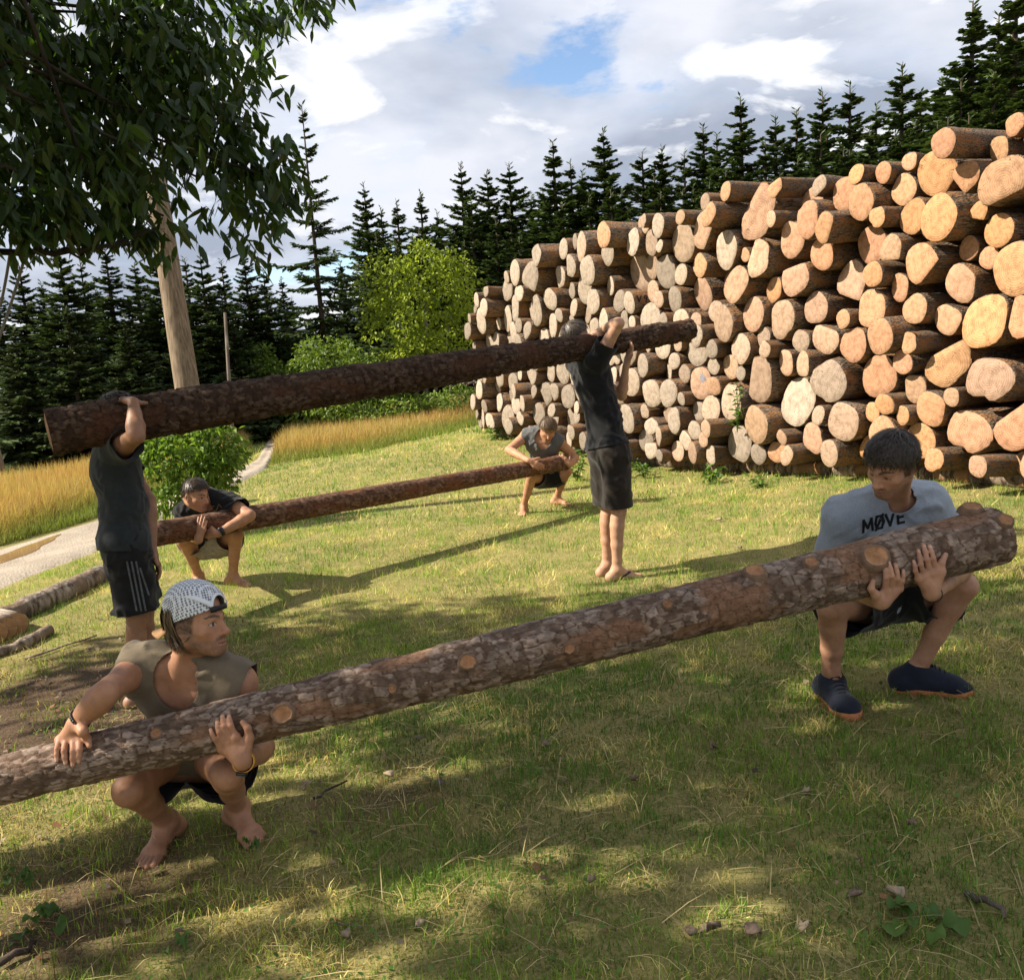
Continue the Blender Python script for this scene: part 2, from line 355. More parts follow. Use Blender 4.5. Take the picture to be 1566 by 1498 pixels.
def build_pile():
    C=pack(); rg=random.Random(3)
    bm_={}
    for s in range(26):
        b,f=log_mesh(s,22.); 
        ob=mk('log',b[0],b[1],M_PBARK,smooth=False); of=mk('cut_face',f[0],f[1],M_CUT)
        for p in ob.data.polygons: p.use_smooth=p.index<len(ob.data.polygons)-1
        bm_[s]=(ob.data,of.data); bpy.data.objects.remove(ob); bpy.data.objects.remove(of)
    # rows / order for the labels
    C.sort(key=lambda c:(round(c[1]/.34),c[0])); rows={}
    for c in C: rows.setdefault(int(c[1]/.34),[]).append(c)
    ordn=lambda k:'%d%s'%(k,'th' if 10<=k%100<=20 else {1:'st',2:'nd',3:'rd'}.get(k%10,'th'))
    tot=0
    for rk in sorted(rows):
        row=sorted(rows[rk],key=lambda c:c[0])
        for ci,(u,v,r) in enumerate(row):
            s=rg.randrange(26); q=pile_pt(u); off=rg.gauss(0,.085)+.02*(rk-4)
            if v+r>pile_top(u)-.35: off-=rg.uniform(0,.25)
            off=max(-.35,min(.3,off))
            base=gz1(q[0],q[1])+.16
            ax=nrm(np.array([PX[0]+rg.gauss(0,.05),PX[1]+rg.gauss(0,.05),rg.gauss(0,.025)]))
            P=np.array([q[0]+PN[0]*off,q[1]+PN[1]*off,base+v])
            zax=Vector(ax); M=zax.to_track_quat('Z','Y').to_matrix().to_4x4() @ Matrix.Rotation(rg.uniform(0,6.28),4,'Z') @ Matrix.Diagonal((r*1.02,r*1.02,r,1))
            M.translation=Vector(P)
            o=bpy.data.objects.new('log',None); COL.objects.link(o); o.matrix_world=M; o.empty_display_size=.1
            bk=bpy.data.objects.new('bark',bm_[s][0]); COL.objects.link(bk); bk.parent=o
            f=bpy.data.objects.new('cut_face',bm_[s][1]); COL.objects.link(f); f.parent=o
            # weathered grey towards the far, older end and low down; fresh orange near
            w=u/4.6+.25*(1.2-v)/1.6+rg.gauss(0,.24); w=min(1,max(0,w))
            fresh=np.array([.455,.248,.114])*rg.uniform(.82,1.12); fresh[2]*=rg.uniform(.95,1.35); old=np.array([.365,.306,.243])*rg.uniform(.60,1.12)
            c=fresh*(1-w)+old*w; f.color=(*c,1)
            size='thick' if r>.21 else ('thin' if r<.125 else 'medium'); colr='fresh orange' if w<.35 else ('pale tan' if w<.7 else 'weathered grey')
            rown='bottom row' if rk==0 else ordn(rk+1)+' row up'
            tag(o,'%s log, %s sawn end, %s from right in %s of pile'%(size,colr,ordn(ci+1),rown),'log','sawn logs stacked in the pile'); tot+=1
    # bearers under the pile
    for k,(dd) in enumerate((.35,2.6)):
        a=pile_pt(-1.3)+PN*dd; b=pile_pt(PLEN-.1)+PN*dd
        p=np.array([*a,gz1(*a)+.07]); e=np.array([*b,gz1(*b)+.07]); ob=tube_obj('bearer_log',[p+(e-p)*t+np.array([0,0,gz1(*(p+(e-p)*t)[:2])+.07-(p+(e-p)*t)[2]]) for t in np.linspace(0,1,14)],[.085]*14,M_PBARK,10)
        tag(ob,['bearer log lying under the front of the pile','bearer log lying deep under the back of the pile'][k],'log')
    print('pile logs',tot)
def tube(pts,rads,n=10,cap=True):
    pts=np.asarray(pts,float); m=len(pts); T=np.gradient(pts,axis=0); T/=np.linalg.norm(T,axis=1)[:,None]+1e-12
    ref=np.array([0,0,1.]) if abs(T[0][2])<.9 else np.array([1.,0,0]); V=[]
    x=nrm(np.cross(T[0],ref))
    for i in range(m):
        x=nrm(x-T[i]*(x@T[i])); y=np.cross(T[i],x); a=np.arange(n)*2*PI/n
        V.append(pts[i]+rads[i]*(np.cos(a)[:,None]*x+np.sin(a)[:,None]*y))
    V=np.concatenate(V); i=np.arange(m*n).reshape(m,n); j=np.roll(i,-1,1); Fq=np.stack([i[:-1],j[:-1],j[1:],i[1:]],-1).reshape(-1,4)
    fl=[Fq]
    if cap: fl+=[i[:1,::-1],i[-1:]]
    return V,fl
def join(parts):
    V=[];B={};o=0
    for v,fl in parts:
        for f in (fl if isinstance(fl,list) else [fl]):
            f=np.asarray(f)
            if len(f): B.setdefault(f.shape[1],[]).append(f+o)
        V.append(v); o+=len(v)
    return np.concatenate(V),[np.concatenate(x) for x in B.values()]
def tube_obj(name,pts,rads,mat,n=10,parent=None):
    V,fl=tube(pts,rads,n); return mk(name,V,fl,mat,parent,smooth=True)
build_pile()
# ------------------------------------------------------------------ carried logs
def cyl_hit(px,py,A,B,ra,rb,extra=0.):
    """first hit of the view ray with a tapered log (axis A-B)"""
    v=ray(px,py); ax=nrm(B-A); Ln=np.linalg.norm(B-A)
    w=CAM-A; vp=v-ax*(v@ax); wp=w-ax*(w@ax); R=.5*(ra+rb)+extra
    for _ in range(4):
        a=vp@vp;b=vp@wp;c=wp@wp-R*R; D=b*b-a*c
        t=(-b-math.sqrt(max(D,0)))/a; p=CAM+v*t; s=np.clip(((p-A)@ax)/Ln,-.2,1.2); R=ra+(rb-ra)*s+extra
    return p
def mat_carried(name,tint=(1,1,1)):
    t=NT(name,.9,.2); c=t.attr('Col'); p=t.coord('Object'); n=t.noise(p,38,6,.65); g=t.noise(p,7,4,.6)
    k=t.mix(t.ramp(n,[(.3,0.),(.7,1.)]),t.mix(1.,c,(.62,.60,.58),'MULTIPLY'),t.mix(1.,c,(1.3,1.28,1.25),'MULTIPLY'))
    k=t.mix(1.,k,tint,'MULTIPLY'); t.col(k); t.bump(t.noise(p,120,5,.7),.55,.006); return t.m
def bark_log(name,A,B,ra,rb,mat,cell,amp,seed,bend=.0,du=.007,nv=150,cols=((.255,.195,.158),(.145,.098,.070),(.205,.108,.062))):
    rg=np.random.default_rng(seed); Ln=float(np.linalg.norm(B-A)); ax=nrm(B-A); x=nrm(np.cross(ax,[0,0,1.])); y=np.cross(ax,x)
    nu=int(Ln/du); U=np.linspace(0,Ln,nu)[:,None]; TH_=np.linspace(0,2*PI,nv,endpoint=False)[None,:]
    R=ra+(rb-ra)*U/Ln; Rm=.5*(ra+rb)
    ncell=max(6,int(round(2*PI*Rm/cell[1]))); a=U/cell[0]+0*TH_; b=TH_/(2*PI)*ncell+0*U
    # warp the cell lattice a little
    wq=np.stack([U*9+0*TH_,np.cos(TH_)*1.5+0*U,np.sin(TH_)*1.5+0*U],-1); a=a+.9*(fbm(wq,2)-.5); b2=b+.8*(fbm(wq+31,2)-.5)
    ia=np.floor(a).astype(int); ib=np.floor(b2).astype(int); F1=np.full(a.shape,9.);F2=F1.copy(); ID=np.zeros(a.shape); lift=np.zeros(a.shape)
    for da in (-1,0,1):
        for db in (-1,0,1):
            ca=ia+da; cb=ib+db; m=np.mod(cb,ncell); jx=_hash(ca,m,np.full_like(ca,seed)); jy=_hash(ca,m,np.full_like(ca,seed+5)); 
            dx=(ca+.15+.7*jx-a); dy=(cb+.15+.7*jy-b2); d=np.hypot(dx,dy); up=d<F1
            F2=np.where(up,F1,np.minimum(F2,d)); ID=np.where(up,_hash(ca,m,np.full_like(ca,seed+9)),ID); lift=np.where(up,dx*(jx-.5)+dy*(jy-.3),lift); F1=np.where(up,d,F1)
    def cells(a_,b_,m_,sd):
        ia_=np.floor(a_).astype(int); ib_=np.floor(b_).astype(int); f1=np.full(a_.shape,9.);f2=f1.copy(); idd=np.zeros(a_.shape)
        for da in (-1,0,1):
            for db in (-1,0,1):
                ca=ia_+da; cb=ib_+db; m=np.mod(cb,m_); dx=ca+.1+.8*_hash(ca,m,np.full_like(ca,sd))-a_; dy=cb+.1+.8*_hash(ca,m,np.full_like(ca,sd+5))-b_; d=np.hypot(dx,dy); up=d<f1
                f2=np.where(up,f1,np.minimum(f2,d)); idd=np.where(up,_hash(ca,m,np.full_like(ca,sd+9)),idd); f1=np.where(up,d,f1)
        return f2-f1,idd
    g2,ID2=cells(a*1.9+.5*(fbm(wq*2.2,2)-.5),b2*2,ncell*2,seed+40)
    big=fbm(wq*.6+7,3); worn=sstep(.54,.66,fbm(wq*.5+3,3)); pl=sstep(.02,.10,F2-F1)*(.4+.6*sstep(.0,.10,g2))
    h=amp*((.30+.75*ID)*sstep(.0,.10,F2-F1)+.55*ID2*sstep(0,.09,g2)+.8*lift)*(1-.72*worn)+amp*.6*(big-.5)+.012*(fbm(wq*.25+50,2)-.5)
    rad=R+h-amp*.7
    cur=bend*np.sin(U/Ln*PI)
    cs,sn=np.cos(TH_),np.sin(TH_)
    P=A+ax*U[...,None]+ (x*cs[...,None]+y*sn[...,None])*rad[...,None]+np.array([0,0,1.])*cur[...,None]
    V=P.reshape(-1,3); i=np.arange(nu*nv).reshape(nu,nv); j=np.roll(i,-1,1); Fq=np.stack([i[:-1],j[:-1],j[1:],i[1:]],-1).reshape(-1,4)
    c0,c1,c2=[np.array(c) for c in cols]
    w=ID[...,None]; w2=ID2[...,None]; C_=lerp(c1,c0,sstep(.25,.75,.6*w+.4*w2)); C_=C_*(.6+.65*w2); C_=lerp(C_,c2,worn[...,None]*.8); C_=lerp(c2*.45,C_,pl[...,None])
    o=mk(name,V,Fq,None,smooth=True,col=C_.reshape(-1,3)); o.data.materials.append(mat); return o,ax
def end_cap(P,ax,r,parent,color,seed=0,flip=1):
    rg=np.random.default_rng(seed); n=40; a=np.arange(n)*2*PI/n; pr=1+.02*rg.normal(size=n)
    x=nrm(np.cross(ax,[0,0,1.])); y=np.cross(ax,x); V=[P+ax*.003]
    for rr in (.55,1.):
        for k in range(n): V.append(P+(x*math.cos(a[k])+y*math.sin(a[k]))*r*rr*pr[k]+ax*(.003 if rr<1 else -.006))
    t3=[(0,1+k,1+(k+1)%n) for k in range(n)]; q=[(1+k,1+n+k,1+n+(k+1)%n,1+(k+1)%n) for k in range(n)]
    M=(Vector(ax).to_track_quat('Z','Y').to_matrix().to_4x4()); M.translation=Vector(P); Mi=np.array(M.inverted())
    V=np.array(V); V=V@Mi[:3,:3].T+Mi[:3,3]
    o=mk('cut_face',V,[np.array(t3),np.array(q)],M_CUT,None); o.matrix_world=M; o.parent=parent; o.matrix_parent_inverse=parent.matrix_world.inverted(); o.color=(*color,1); return o
M_KNOT=plain('knot_wood',(.40,.22,.12),.85,.2,40,.5,.01,.4)
def knot(P,n,size,parent,h=.012):
    n=nrm(n); x=nrm(np.cross(n,[0,0,1.])); y=np.cross(n,x); k=20; prof=[(1.55,-.012),(1.38,h*.55),(1.12,h),(.98,h*.72),(.9,h*.45),(.55,h*.55),(.0,h*.6)]
    V=[];rg=random.Random(int(P[0]*999)); ph=[rg.uniform(.9,1.1) for _ in range(k)]
    for rr,z in prof[:-1]:
        for j in range(k): a=2*PI*j/k; V.append(P+(x*math.cos(a)*1.12+y*math.sin(a))*rr*size*ph[j]+n*z)
    V.append(P+n*prof[-1][1]); m=len(prof)-1
    q=[(r*k+j,r*k+(j+1)%k,(r+1)*k+(j+1)%k,(r+1)*k+j) for r in range(m-1) for j in range(k)]; t3=[((m-1)*k+j,(m-1)*k+(j+1)%k,m*k) for j in range(k)]
    V=np.array(V); cc=np.tile(np.array([.17,.11,.075]),(len(V),1)); cc[3*k:]=(.40,.22,.12); cc[5*k:]=(.33,.17,.085)
    return mk('knot',V,[np.array(q),np.array(t3)],M_LOGA,parent,smooth=True,col=cc)
M_LOGA=mat_carried('spruce_bark'); M_LOGB=mat_carried('dark_spruce_bark',(.32,.27,.235)); M_LOGC=mat_carried('young_spruce_bark',(.72,.55,.45))
# front log
_a=at(300,1119,2.60); _b=at(1400,849,2.95); _d=(_b-_a); G1A=_a-_d*.46; G1B=_a+_d*1.128
G1ra,G1rb=.061,.101
front_log,_ax=bark_log('carried_log',G1A,G1B,G1ra,G1rb,M_LOGA,(.044,.030),.0060,3,du=.0055,nv=170)
tag(front_log,'long spruce log with knots held by the two squatting men in front','log','logs being carried')
end_cap(G1B,_ax,G1rb*.97,front_log,(.34,.20,.10),2); end_cap(G1A,-_ax,G1ra*.97,front_log,(.45,.28,.14),3)
def H1(px,py,e=0.): return cyl_hit(px,py,G1A,G1B,G1ra,G1rb,e)
def axis_n(P,A,B): ax=nrm(B-A); w=P-A; return nrm(w-ax*(w@ax))
for (kx,ky,ks) in ((433,1090,.023),(240,1122,.012),(240,1122,.012),(1155,876,.026),(1338,852,.033),(715,1012,.02),(870,990,.014),(600,1052,.010),(1240,862,.017),(1536,797,.020),(1020,925,.012)):
    if (kx,ks)==(240,.012) and 'k240' in globals(): continue
    if kx==240: k240=1
    p=H1(kx,ky); knot(p,axis_n(p,G1A,G1B),ks,front_log,.014)
p=H1(1490,783); knot(p+np.array([0,.02,.004]),nrm(np.array([0,-.35,1.])),.026,front_log,.018)
# shoulder log
_a=at(190,642,4.42); _b=at(912,527,5.95); _d=_b-_a; G3A=_a-_d*.115; G3B=_a+_d*1.285
G3ra,G3rb=.117,.080
sh_log,_ax=bark_log('carried_log',G3A,G3B,G3ra,G3rb,M_LOGB,(.050,.040),.0120,8,du=.008,nv=130)
tag(sh_log,'thick dark barked log carried on the shoulders of two standing men','log','logs being carried')
end_cap(G3B,_ax,G3rb*.97,sh_log,(.40,.22,.11),5); end_cap(G3A,-_ax,G3ra*.97,sh_log,(.30,.17,.09),6)
def H3(px,py,e=0.): return cyl_hit(px,py,G3A,G3B,G3ra,G3rb,e)
# far log
_a=at(300,806,6.22); _b=at(840,711,8.93); _d=_b-_a; G2A=_a-_d*.105; G2B=_a+_d*1.065
G2ra,G2rb=.088,.082
far_log,_ax=bark_log('carried_log',G2A,G2B,G2ra,G2rb,M_LOGC,(.05,.035),.006,12,du=.014,nv=72)
tag(far_log,'slim reddish log held across the knees of the two men farther back','log','logs being carried')
end_cap(G2B,_ax,G2rb*.97,far_log,(.42,.24,.12),7); end_cap(G2A,-_ax,G2ra*.97,far_log,(.40,.25,.13),8)
def H2(px,py,e=0.): return cyl_hit(px,py,G2A,G2B,G2ra,G2rb,e)

# ------------------------------------------------------------------ people: implicit surfaces meshed on a grid
class Field:
    def __init__(s): s.p=[]
    def cone(s,a,b,ra,rb,k=.02,ax=None,asp=1.,sub=False): s.p.append(('c',np.asarray(a,float),np.asarray(b,float),ra,rb,k,None if ax is None else nrm(ax),asp,sub)); return s
    def ell(s,c,rad,M=None,k=.02,sub=False): s.p.append(('e',np.asarray(c,float),np.asarray(rad,float),np.eye(3) if M is None else M,k,sub)); return s
    def ball(s,c,r,k=.02,sub=False): return s.ell(c,(r,r,r),None,k,sub)
    def chain(s,pts,rads,k=.02,**kw):
        for i in range(len(pts)-1): s.cone(pts[i],pts[i+1],rads[i],rads[i+1],k if i==0 else max(k,.01),**kw)
        return s
    def group(s,prims,k=.03):
        s.p.append(('g',prims,k,False)); return s
    @staticmethod
    def kof(p): return p[5] if p[0]=='c' else (p[4] if p[0]=='e' else p[2])
    @staticmethod
    def bb(p):
        if p[0]=='g':
            B=[Field.bb(q) for q in p[1]]; return np.min([b[0] for b in B],0),np.max([b[1] for b in B],0)
        if p[0]=='c':
            m=max(p[3],p[4])*max(1,p[7]); return np.minimum(p[1],p[2])-m,np.maximum(p[1],p[2])+m
        m=p[2].max(); return p[1]-m,p[1]+m
    @staticmethod
    def d(p,X):
        if p[0]=='g':
            f=None
            for q in p[1]:
                d=Field.d(q,X)
                if f is None: f=d
                else: h=np.maximum(.014-np.abs(f-d),0)/.014; f=np.minimum(f,d)-h*h*.014/4
            return f
        if p[0]=='c':
            _,a,b,ra,rb,k,ax,asp,sub=p; W=X-a; D=b-a
            if ax is not None:
                f=1/asp-1; W=W+(W@ax)[...,None]*(ax*f); D=D+(D@ax)*ax*f
            t=np.clip((W@D)/max(D@D,1e-12),0,1); q=W-t[...,None]*D
            r=np.sqrt((q*q).sum(-1))-(ra+(rb-ra)*t)
            return r if asp>=1 else r*asp
        _,c,rad,M,k,sub=p; q=(X-c)@M; k0=np.sqrt(((q/rad)**2).sum(-1)); k1=np.sqrt(((q/rad**2)**2).sum(-1))
        return k0*(k0-1)/np.maximum(k1,1e-6)
    def val(s,X):
        f=np.full(X.shape[:-1],1.)
        for p in s.p: f=s.comb(f,s.d(p,X),p)
        return f
    @staticmethod
    def comb(f,d,p):
        k=Field.kof(p); sub=p[-1]
        if sub: h=np.maximum(k-np.abs(f+d),0)/k; return np.maximum(f,-d)+h*h*k/4
        h=np.maximum(k-np.abs(f-d),0)/k; return np.minimum(f,d)-h*h*k/4
    def bounds(s):
        B=[s.bb(p) for p in s.p if not p[-1]]; return np.min([b[0] for b in B],0),np.max([b[1] for b in B],0)
    def mesh(s,h,lo=None,hi=None,inflate=0.):
        if lo is None: lo,hi=s.bounds(); lo=lo-.03; hi=hi+.03
        n=np.ceil((hi-lo)/h).astype(int)+1; f=np.full(n,1.,np.float32)
        g=[lo[i]+h*np.arange(n[i]) for i in range(3)]
        for p in s.p:
            k=s.kof(p); b0,b1=s.bb(p); m=3*h+k+.012+max(inflate,0)
            i0=np.clip(np.floor((b0-m-lo)/h).astype(int),0,n); i1=np.clip(np.ceil((b1+m-lo)/h).astype(int)+1,0,n)
            if (i1<=i0).any(): continue
            X=np.stack(np.meshgrid(*[g[i][i0[i]:i1[i]] for i in range(3)],indexing='ij'),-1)
            sl=tuple(slice(i0[i],i1[i]) for i in range(3)); f[sl]=s.comb(f[sl],s.d(p,X),p)
        return nets(f-inflate,lo,h)
def nets(f,lo,h):
    ins=f<0; n=f.shape
    c=np.zeros([x-1 for x in n],np.int8)
    for a in (0,1):
        for b in (0,1):
            for d in (0,1): c+=ins[a:n[0]-1+a,b:n[1]-1+b,d:n[2]-1+d]
    ac=np.argwhere((c>0)&(c<8)); vid=np.full(c.shape,-1,np.int32); vid[tuple(ac.T)]=np.arange(len(ac))
    S=np.zeros((len(ac),3)); W=np.zeros(len(ac))
    cor={(a,b,d):f[ac[:,0]+a,ac[:,1]+b,ac[:,2]+d].astype(float) for a in (0,1) for b in (0,1) for d in (0,1)}
    for k1 in cor:
        for ax in range(3):
            if k1[ax]: continue
            k2=list(k1); k2[ax]=1; k2=tuple(k2); v1,v2=cor[k1],cor[k2]; m=(v1<0)!=(v2<0)
            t=np.where(m,v1/np.where(m,v1-v2,1),0); p=np.tile(np.array(k1,float),(len(ac),1)); p[:,ax]+=t; S+=p*m[:,None]; W+=m
    V=lo+h*(ac+S/W[:,None]); Fs=[]
    for ax in range(3):
        o=[0,1,2]; o.remove(ax); i0=[slice(None)]*3; i1=[slice(None)]*3; i0[ax]=slice(0,n[ax]-1); i1[ax]=slice(1,n[ax])
        A=ins[tuple(i0)];B=ins[tuple(i1)]; e=np.argwhere(A!=B); ok=(e[:,o[0]]>0)&(e[:,o[1]]>0)&(e[:,o[0]]<n[o[0]]-1)&(e[:,o[1]]<n[o[1]]-1); e=e[ok]
        sg=A[tuple(e.T)]; q=[]
        for (a,b) in ((-1,-1),(0,-1),(0,0),(-1,0)):
            x=e.copy(); x[:,o[0]]+=a; x[:,o[1]]+=b; q.append(vid[tuple(x.T)])
        q=np.stack(q,-1)
        if ax==1: sg=~sg
        q[~sg]=q[~sg][:,::-1]; Fs.append(q)
    Fq=np.concatenate(Fs); Fq=Fq[(Fq>=0).all(1)]
    return V,Fq
def vnormals(V,Fq):
    a=V[Fq[:,2]]-V[Fq[:,0]]; b=V[Fq[:,3 if Fq.shape[1]==4 else 1]]-V[Fq[:,1 if Fq.shape[1]==4 else 0]]
    nn=np.cross(a,b) if Fq.shape[1]==4 else np.cross(V[Fq[:,1]]-V[Fq[:,0]],V[Fq[:,2]]-V[Fq[:,0]])
    N=np.zeros_like(V)
    for k in range(Fq.shape[1]): np.add.at(N,Fq[:,k],nn)
    return N/(np.linalg.norm(N,axis=1)[:,None]+1e-12)
def smooth(V,Fq,it=2,l=.5):
    e=np.concatenate([Fq[:,[k,(k+1)%Fq.shape[1]]] for k in range(Fq.shape[1])]); e=np.concatenate([e,e[:,::-1]])
    cnt=np.bincount(e[:,0],minlength=len(V))[:,None].astype(float)
    for _ in range(it):
        A=np.stack([np.bincount(e[:,0],weights=V[e[:,1],k],minlength=len(V)) for k in range(3)],-1)/np.maximum(cnt,1)
        V=np.where(cnt>0,V+l*(A-V),V)
    return V
def tri(Fq): return np.concatenate([Fq[:,[0,1,2]],Fq[:,[0,2,3]]]) if Fq.shape[1]==4 else Fq
def clip(V,T,g):
    """keep the part of a triangle mesh where g>0"""
    T=tri(T); s=g>0; k=s[T].sum(1); keep=T[k==3]; out=[keep]; newv=[];cache={}
    def cut(i,j):
        a=(min(i,j),max(i,j))
        if a not in cache:
            t=g[a[0]]/(g[a[0]]-g[a[1]]); cache[a]=len(V)+len(newv); newv.append(V[a[0]]+t*(V[a[1]]-V[a[0]]))
        return cache[a]
    ex=[]
    for t in T[(k==1)|(k==2)]:
        m=s[t]
        if m.sum()==1: r=int(np.argmax(m)); a,b,c=t[r],t[(r+1)%3],t[(r+2)%3]; ex.append((a,cut(a,b),cut(a,c)))
        else: r=int(np.argmin(m)); a,b,c=t[r],t[(r+1)%3],t[(r+2)%3]; p,q=cut(a,b),cut(a,c); ex.append((p,b,c)); ex.append((p,c,q))
    if ex: out.append(np.array(ex))
    T=np.concatenate(out); V2=np.concatenate([V,np.array(newv)]) if newv else V
    used=np.unique(T); mp=np.full(len(V2),-1); mp[used]=np.arange(len(used)); return V2[used],mp[T]
def dropF(V,Fq,keep):
    Fq=Fq[keep[Fq].all(1)]; used=np.unique(Fq); mp=np.full(len(V),-1); mp[used]=np.arange(len(used)); return V[used],mp[Fq]

def mat_skin(name,c):
    t=NT(name,.55,.35); a=t.attr('Col'); p=t.coord('Object'); n=t.noise(p,14,4,.6); f=t.noise(p,140,4,.65)
    k=t.mix(t.ramp(n,[(.35,0.),(.65,1.)]),t.mix(1.,a,(.84,.78,.76),'MULTIPLY'),t.mix(1.,a,(1.10,1.06,1.03),'MULTIPLY')); k=t.mix(t.ramp(t.noise(p,60,5,.7),[(.45,0.),(.75,.5)]),k,t.mix(1.,a,(.72,.58,.52),'MULTIPLY'))
    t.col(k); t.bump(t.mix(.5,f,t.noise(p,22,4,.6)),.35,.005); t.b.inputs['Subsurface Weight'].default_value=.08; t.b.inputs['Subsurface Radius'].default_value=(.010,.004,.002); t.b.inputs['Subsurface Scale'].default_value=1.
    return t.m
def mat_cloth(name,c,var=.18,rough=.9,weave=700,melange=0.):
    t=NT(name,rough,.12); p=t.coord('Object'); n=t.noise(p,16,5,.6); f=t.noise(p,weave,2,.5)
    k=t.mix(t.ramp(n,[(.3,0.),(.7,1.)]),tuple(x*(1-var) for x in c),tuple(x*(1+var) for x in c))
    if melange: k=t.mix(t.mth('MULTIPLY',t.ramp(t.noise(p,260,3,.6),[(.4,0.),(.6,1.)]),melange),k,tuple(min(1,x*1.7) for x in c))
    t.col(k); t.b.inputs['Sheen Weight'].default_value=.12; t.bump(t.mix(.3,f,t.noise(p,45,4,.6)),.25,.003); return t.m
M_SKIN=mat_skin('skin',None)
# ---- building blocks
class Person:
    def __init__(s,skin): s.F=Field(); s.tor=Field(); s.skin=np.array(skin); s.regions=[]; s.paint=[]
def torso(P,pel,waist,chest,nb,sl_,sr_,hl,hr,b=1.):
    """pel..nb spine points; sl_/sr_ shoulder joints, hl/hr hip joints (world)"""
    P.pel,P.waist,P.chest,P.nb,P.sl,P.sr,P.hl,P.hr=[np.asarray(x,float) for x in (pel,waist,chest,nb,sl_,sr_,hl,hr)]
    lat=nrm(P.sr-P.sl); lath=nrm(P.hr-P.hl); up=nrm(P.nb-P.chest); fw=nrm(np.cross(up,lat)); P.lat,P.tup,P.fwd=lat,up,fw
    for F,e in ((P.F,0.),(P.tor,.012)):
        F.cone(P.hl,P.hr,.100*b+e,.100*b+e,.04)
        F.cone(P.pel,P.waist,.098*b+e,.092*b+e,.05,ax=lath,asp=1.42)
        F.cone(P.waist,P.chest,.092*b+e,.112*b+e,.05,ax=nrm(lath+lat),asp=1.36)
        F.cone(P.chest,lerp(P.chest,P.nb,.62),.112*b+e,.092*b+e,.05,ax=lat,asp=1.5)
        for S in (P.sl,P.sr):
            inn=lerp(S,P.nb,.35)
            F.cone(lerp(P.chest,S,.45),lerp(P.nb,S,.72),.085*b+e,.062*b+e,.05)
            F.cone(P.nb+up*.02-fw*.012,S+up*.012,.050*b+e*.7,.050*b+e,.04)
            F.ball(S,.064*b+e,.03)
        if e==0:
            for S in (P.sl,P.sr): F.cone(P.nb+fw*.058-up*.012+(S-P.nb)*.12,S+fw*.040+up*.030,.0105,.0095,.014)   # collarbone
        for S in (P.sl,P.sr):   # chest muscle
            c=lerp(P.chest,S,.40)+fw*.062*b+up*.02; M=np.stack([lat,fw,up],-1); F.ell(c,np.array([.085,.042,.062])*b+e,M,.04)
def _ch(pts,rads): return [('c',np.asarray(pts[i],float),np.asarray(pts[i+1],float),rads[i],rads[i+1],.02,None,1.,False) for i in range(len(pts)-1)]
def _ball(c,r): return ('e',np.asarray(c,float),np.array([r,r,r]),np.eye(3),.02,False)
def limb_arm(P,S,E,W,b=1.,muscle=1.):
    d=E-S; e=W-E; dn=nrm(d); en=nrm(e); bend=nrm(en-dn*(en@dn)) if np.linalg.norm(en-dn*(en@dn))>.1 else P.fwd
    g=_ch([S,S+d*.40,S+d*.80,E],[.056*b,.0505*b*muscle,.042*b,.040*b])
    g+=_ch([S+d*.30+bend*.012,S+d*.68+bend*.011],[.040*b*muscle,.036*b*muscle])+_ch([S+d*.22-bend*.010,S+d*.62-bend*.008],[.041*b,.036*b])
    g+=[_ball(E-bend*.008,.0345*b)]
    sd=nrm(np.cross(dn,en)) if np.linalg.norm(np.cross(dn,en))>.1 else P.lat
    g+=_ch([E,E+e*.26,E+e*.62,W],[.040*b,.0445*b*muscle,.035*b,.0275*b])+_ch([E+e*.05+sd*.010,E+e*.42+sd*.010],[.034*b*muscle,.031*b*muscle])
    P.F.group(g,.03); P.arms=getattr(P,'arms',[])+[(S,E,W)]
def limb_leg(P,H,K,A,b=1.):
    d=K-H; e=A-K; th=nrm(d); sh=nrm(e); bk=nrm(-(th-sh*(th@sh))) if np.linalg.norm(th-sh*(th@sh))>.15 else -P.fwd
    side=nrm(np.cross(sh,bk))
    g=_ch([H,H+d*.38,H+d*.80,K],[.094*b,.085*b,.063*b,.056*b])
    g+=[_ball(K-bk*.014,.047*b)]+_ch([K-bk*.012-th*.05,K-bk*.016+sh*.035],[.040*b,.036*b])
    g+=_ch([K,K+e*.25+bk*.008,K+e*.58+bk*.006,K+e*.86,A],[.053*b,.054*b,.046*b,.0365*b,.0355*b])
    g+=_ch([K+e*.12+bk*.020+side*.014,K+e*.42+bk*.018+side*.012],[.037*b,.034*b])+_ch([K+e*.12+bk*.020-side*.014,K+e*.38+bk*.018-side*.012],[.036*b,.033*b])
    P.F.group(g,.04); P.legs=getattr(P,'legs',[])+[(H,K,A)]
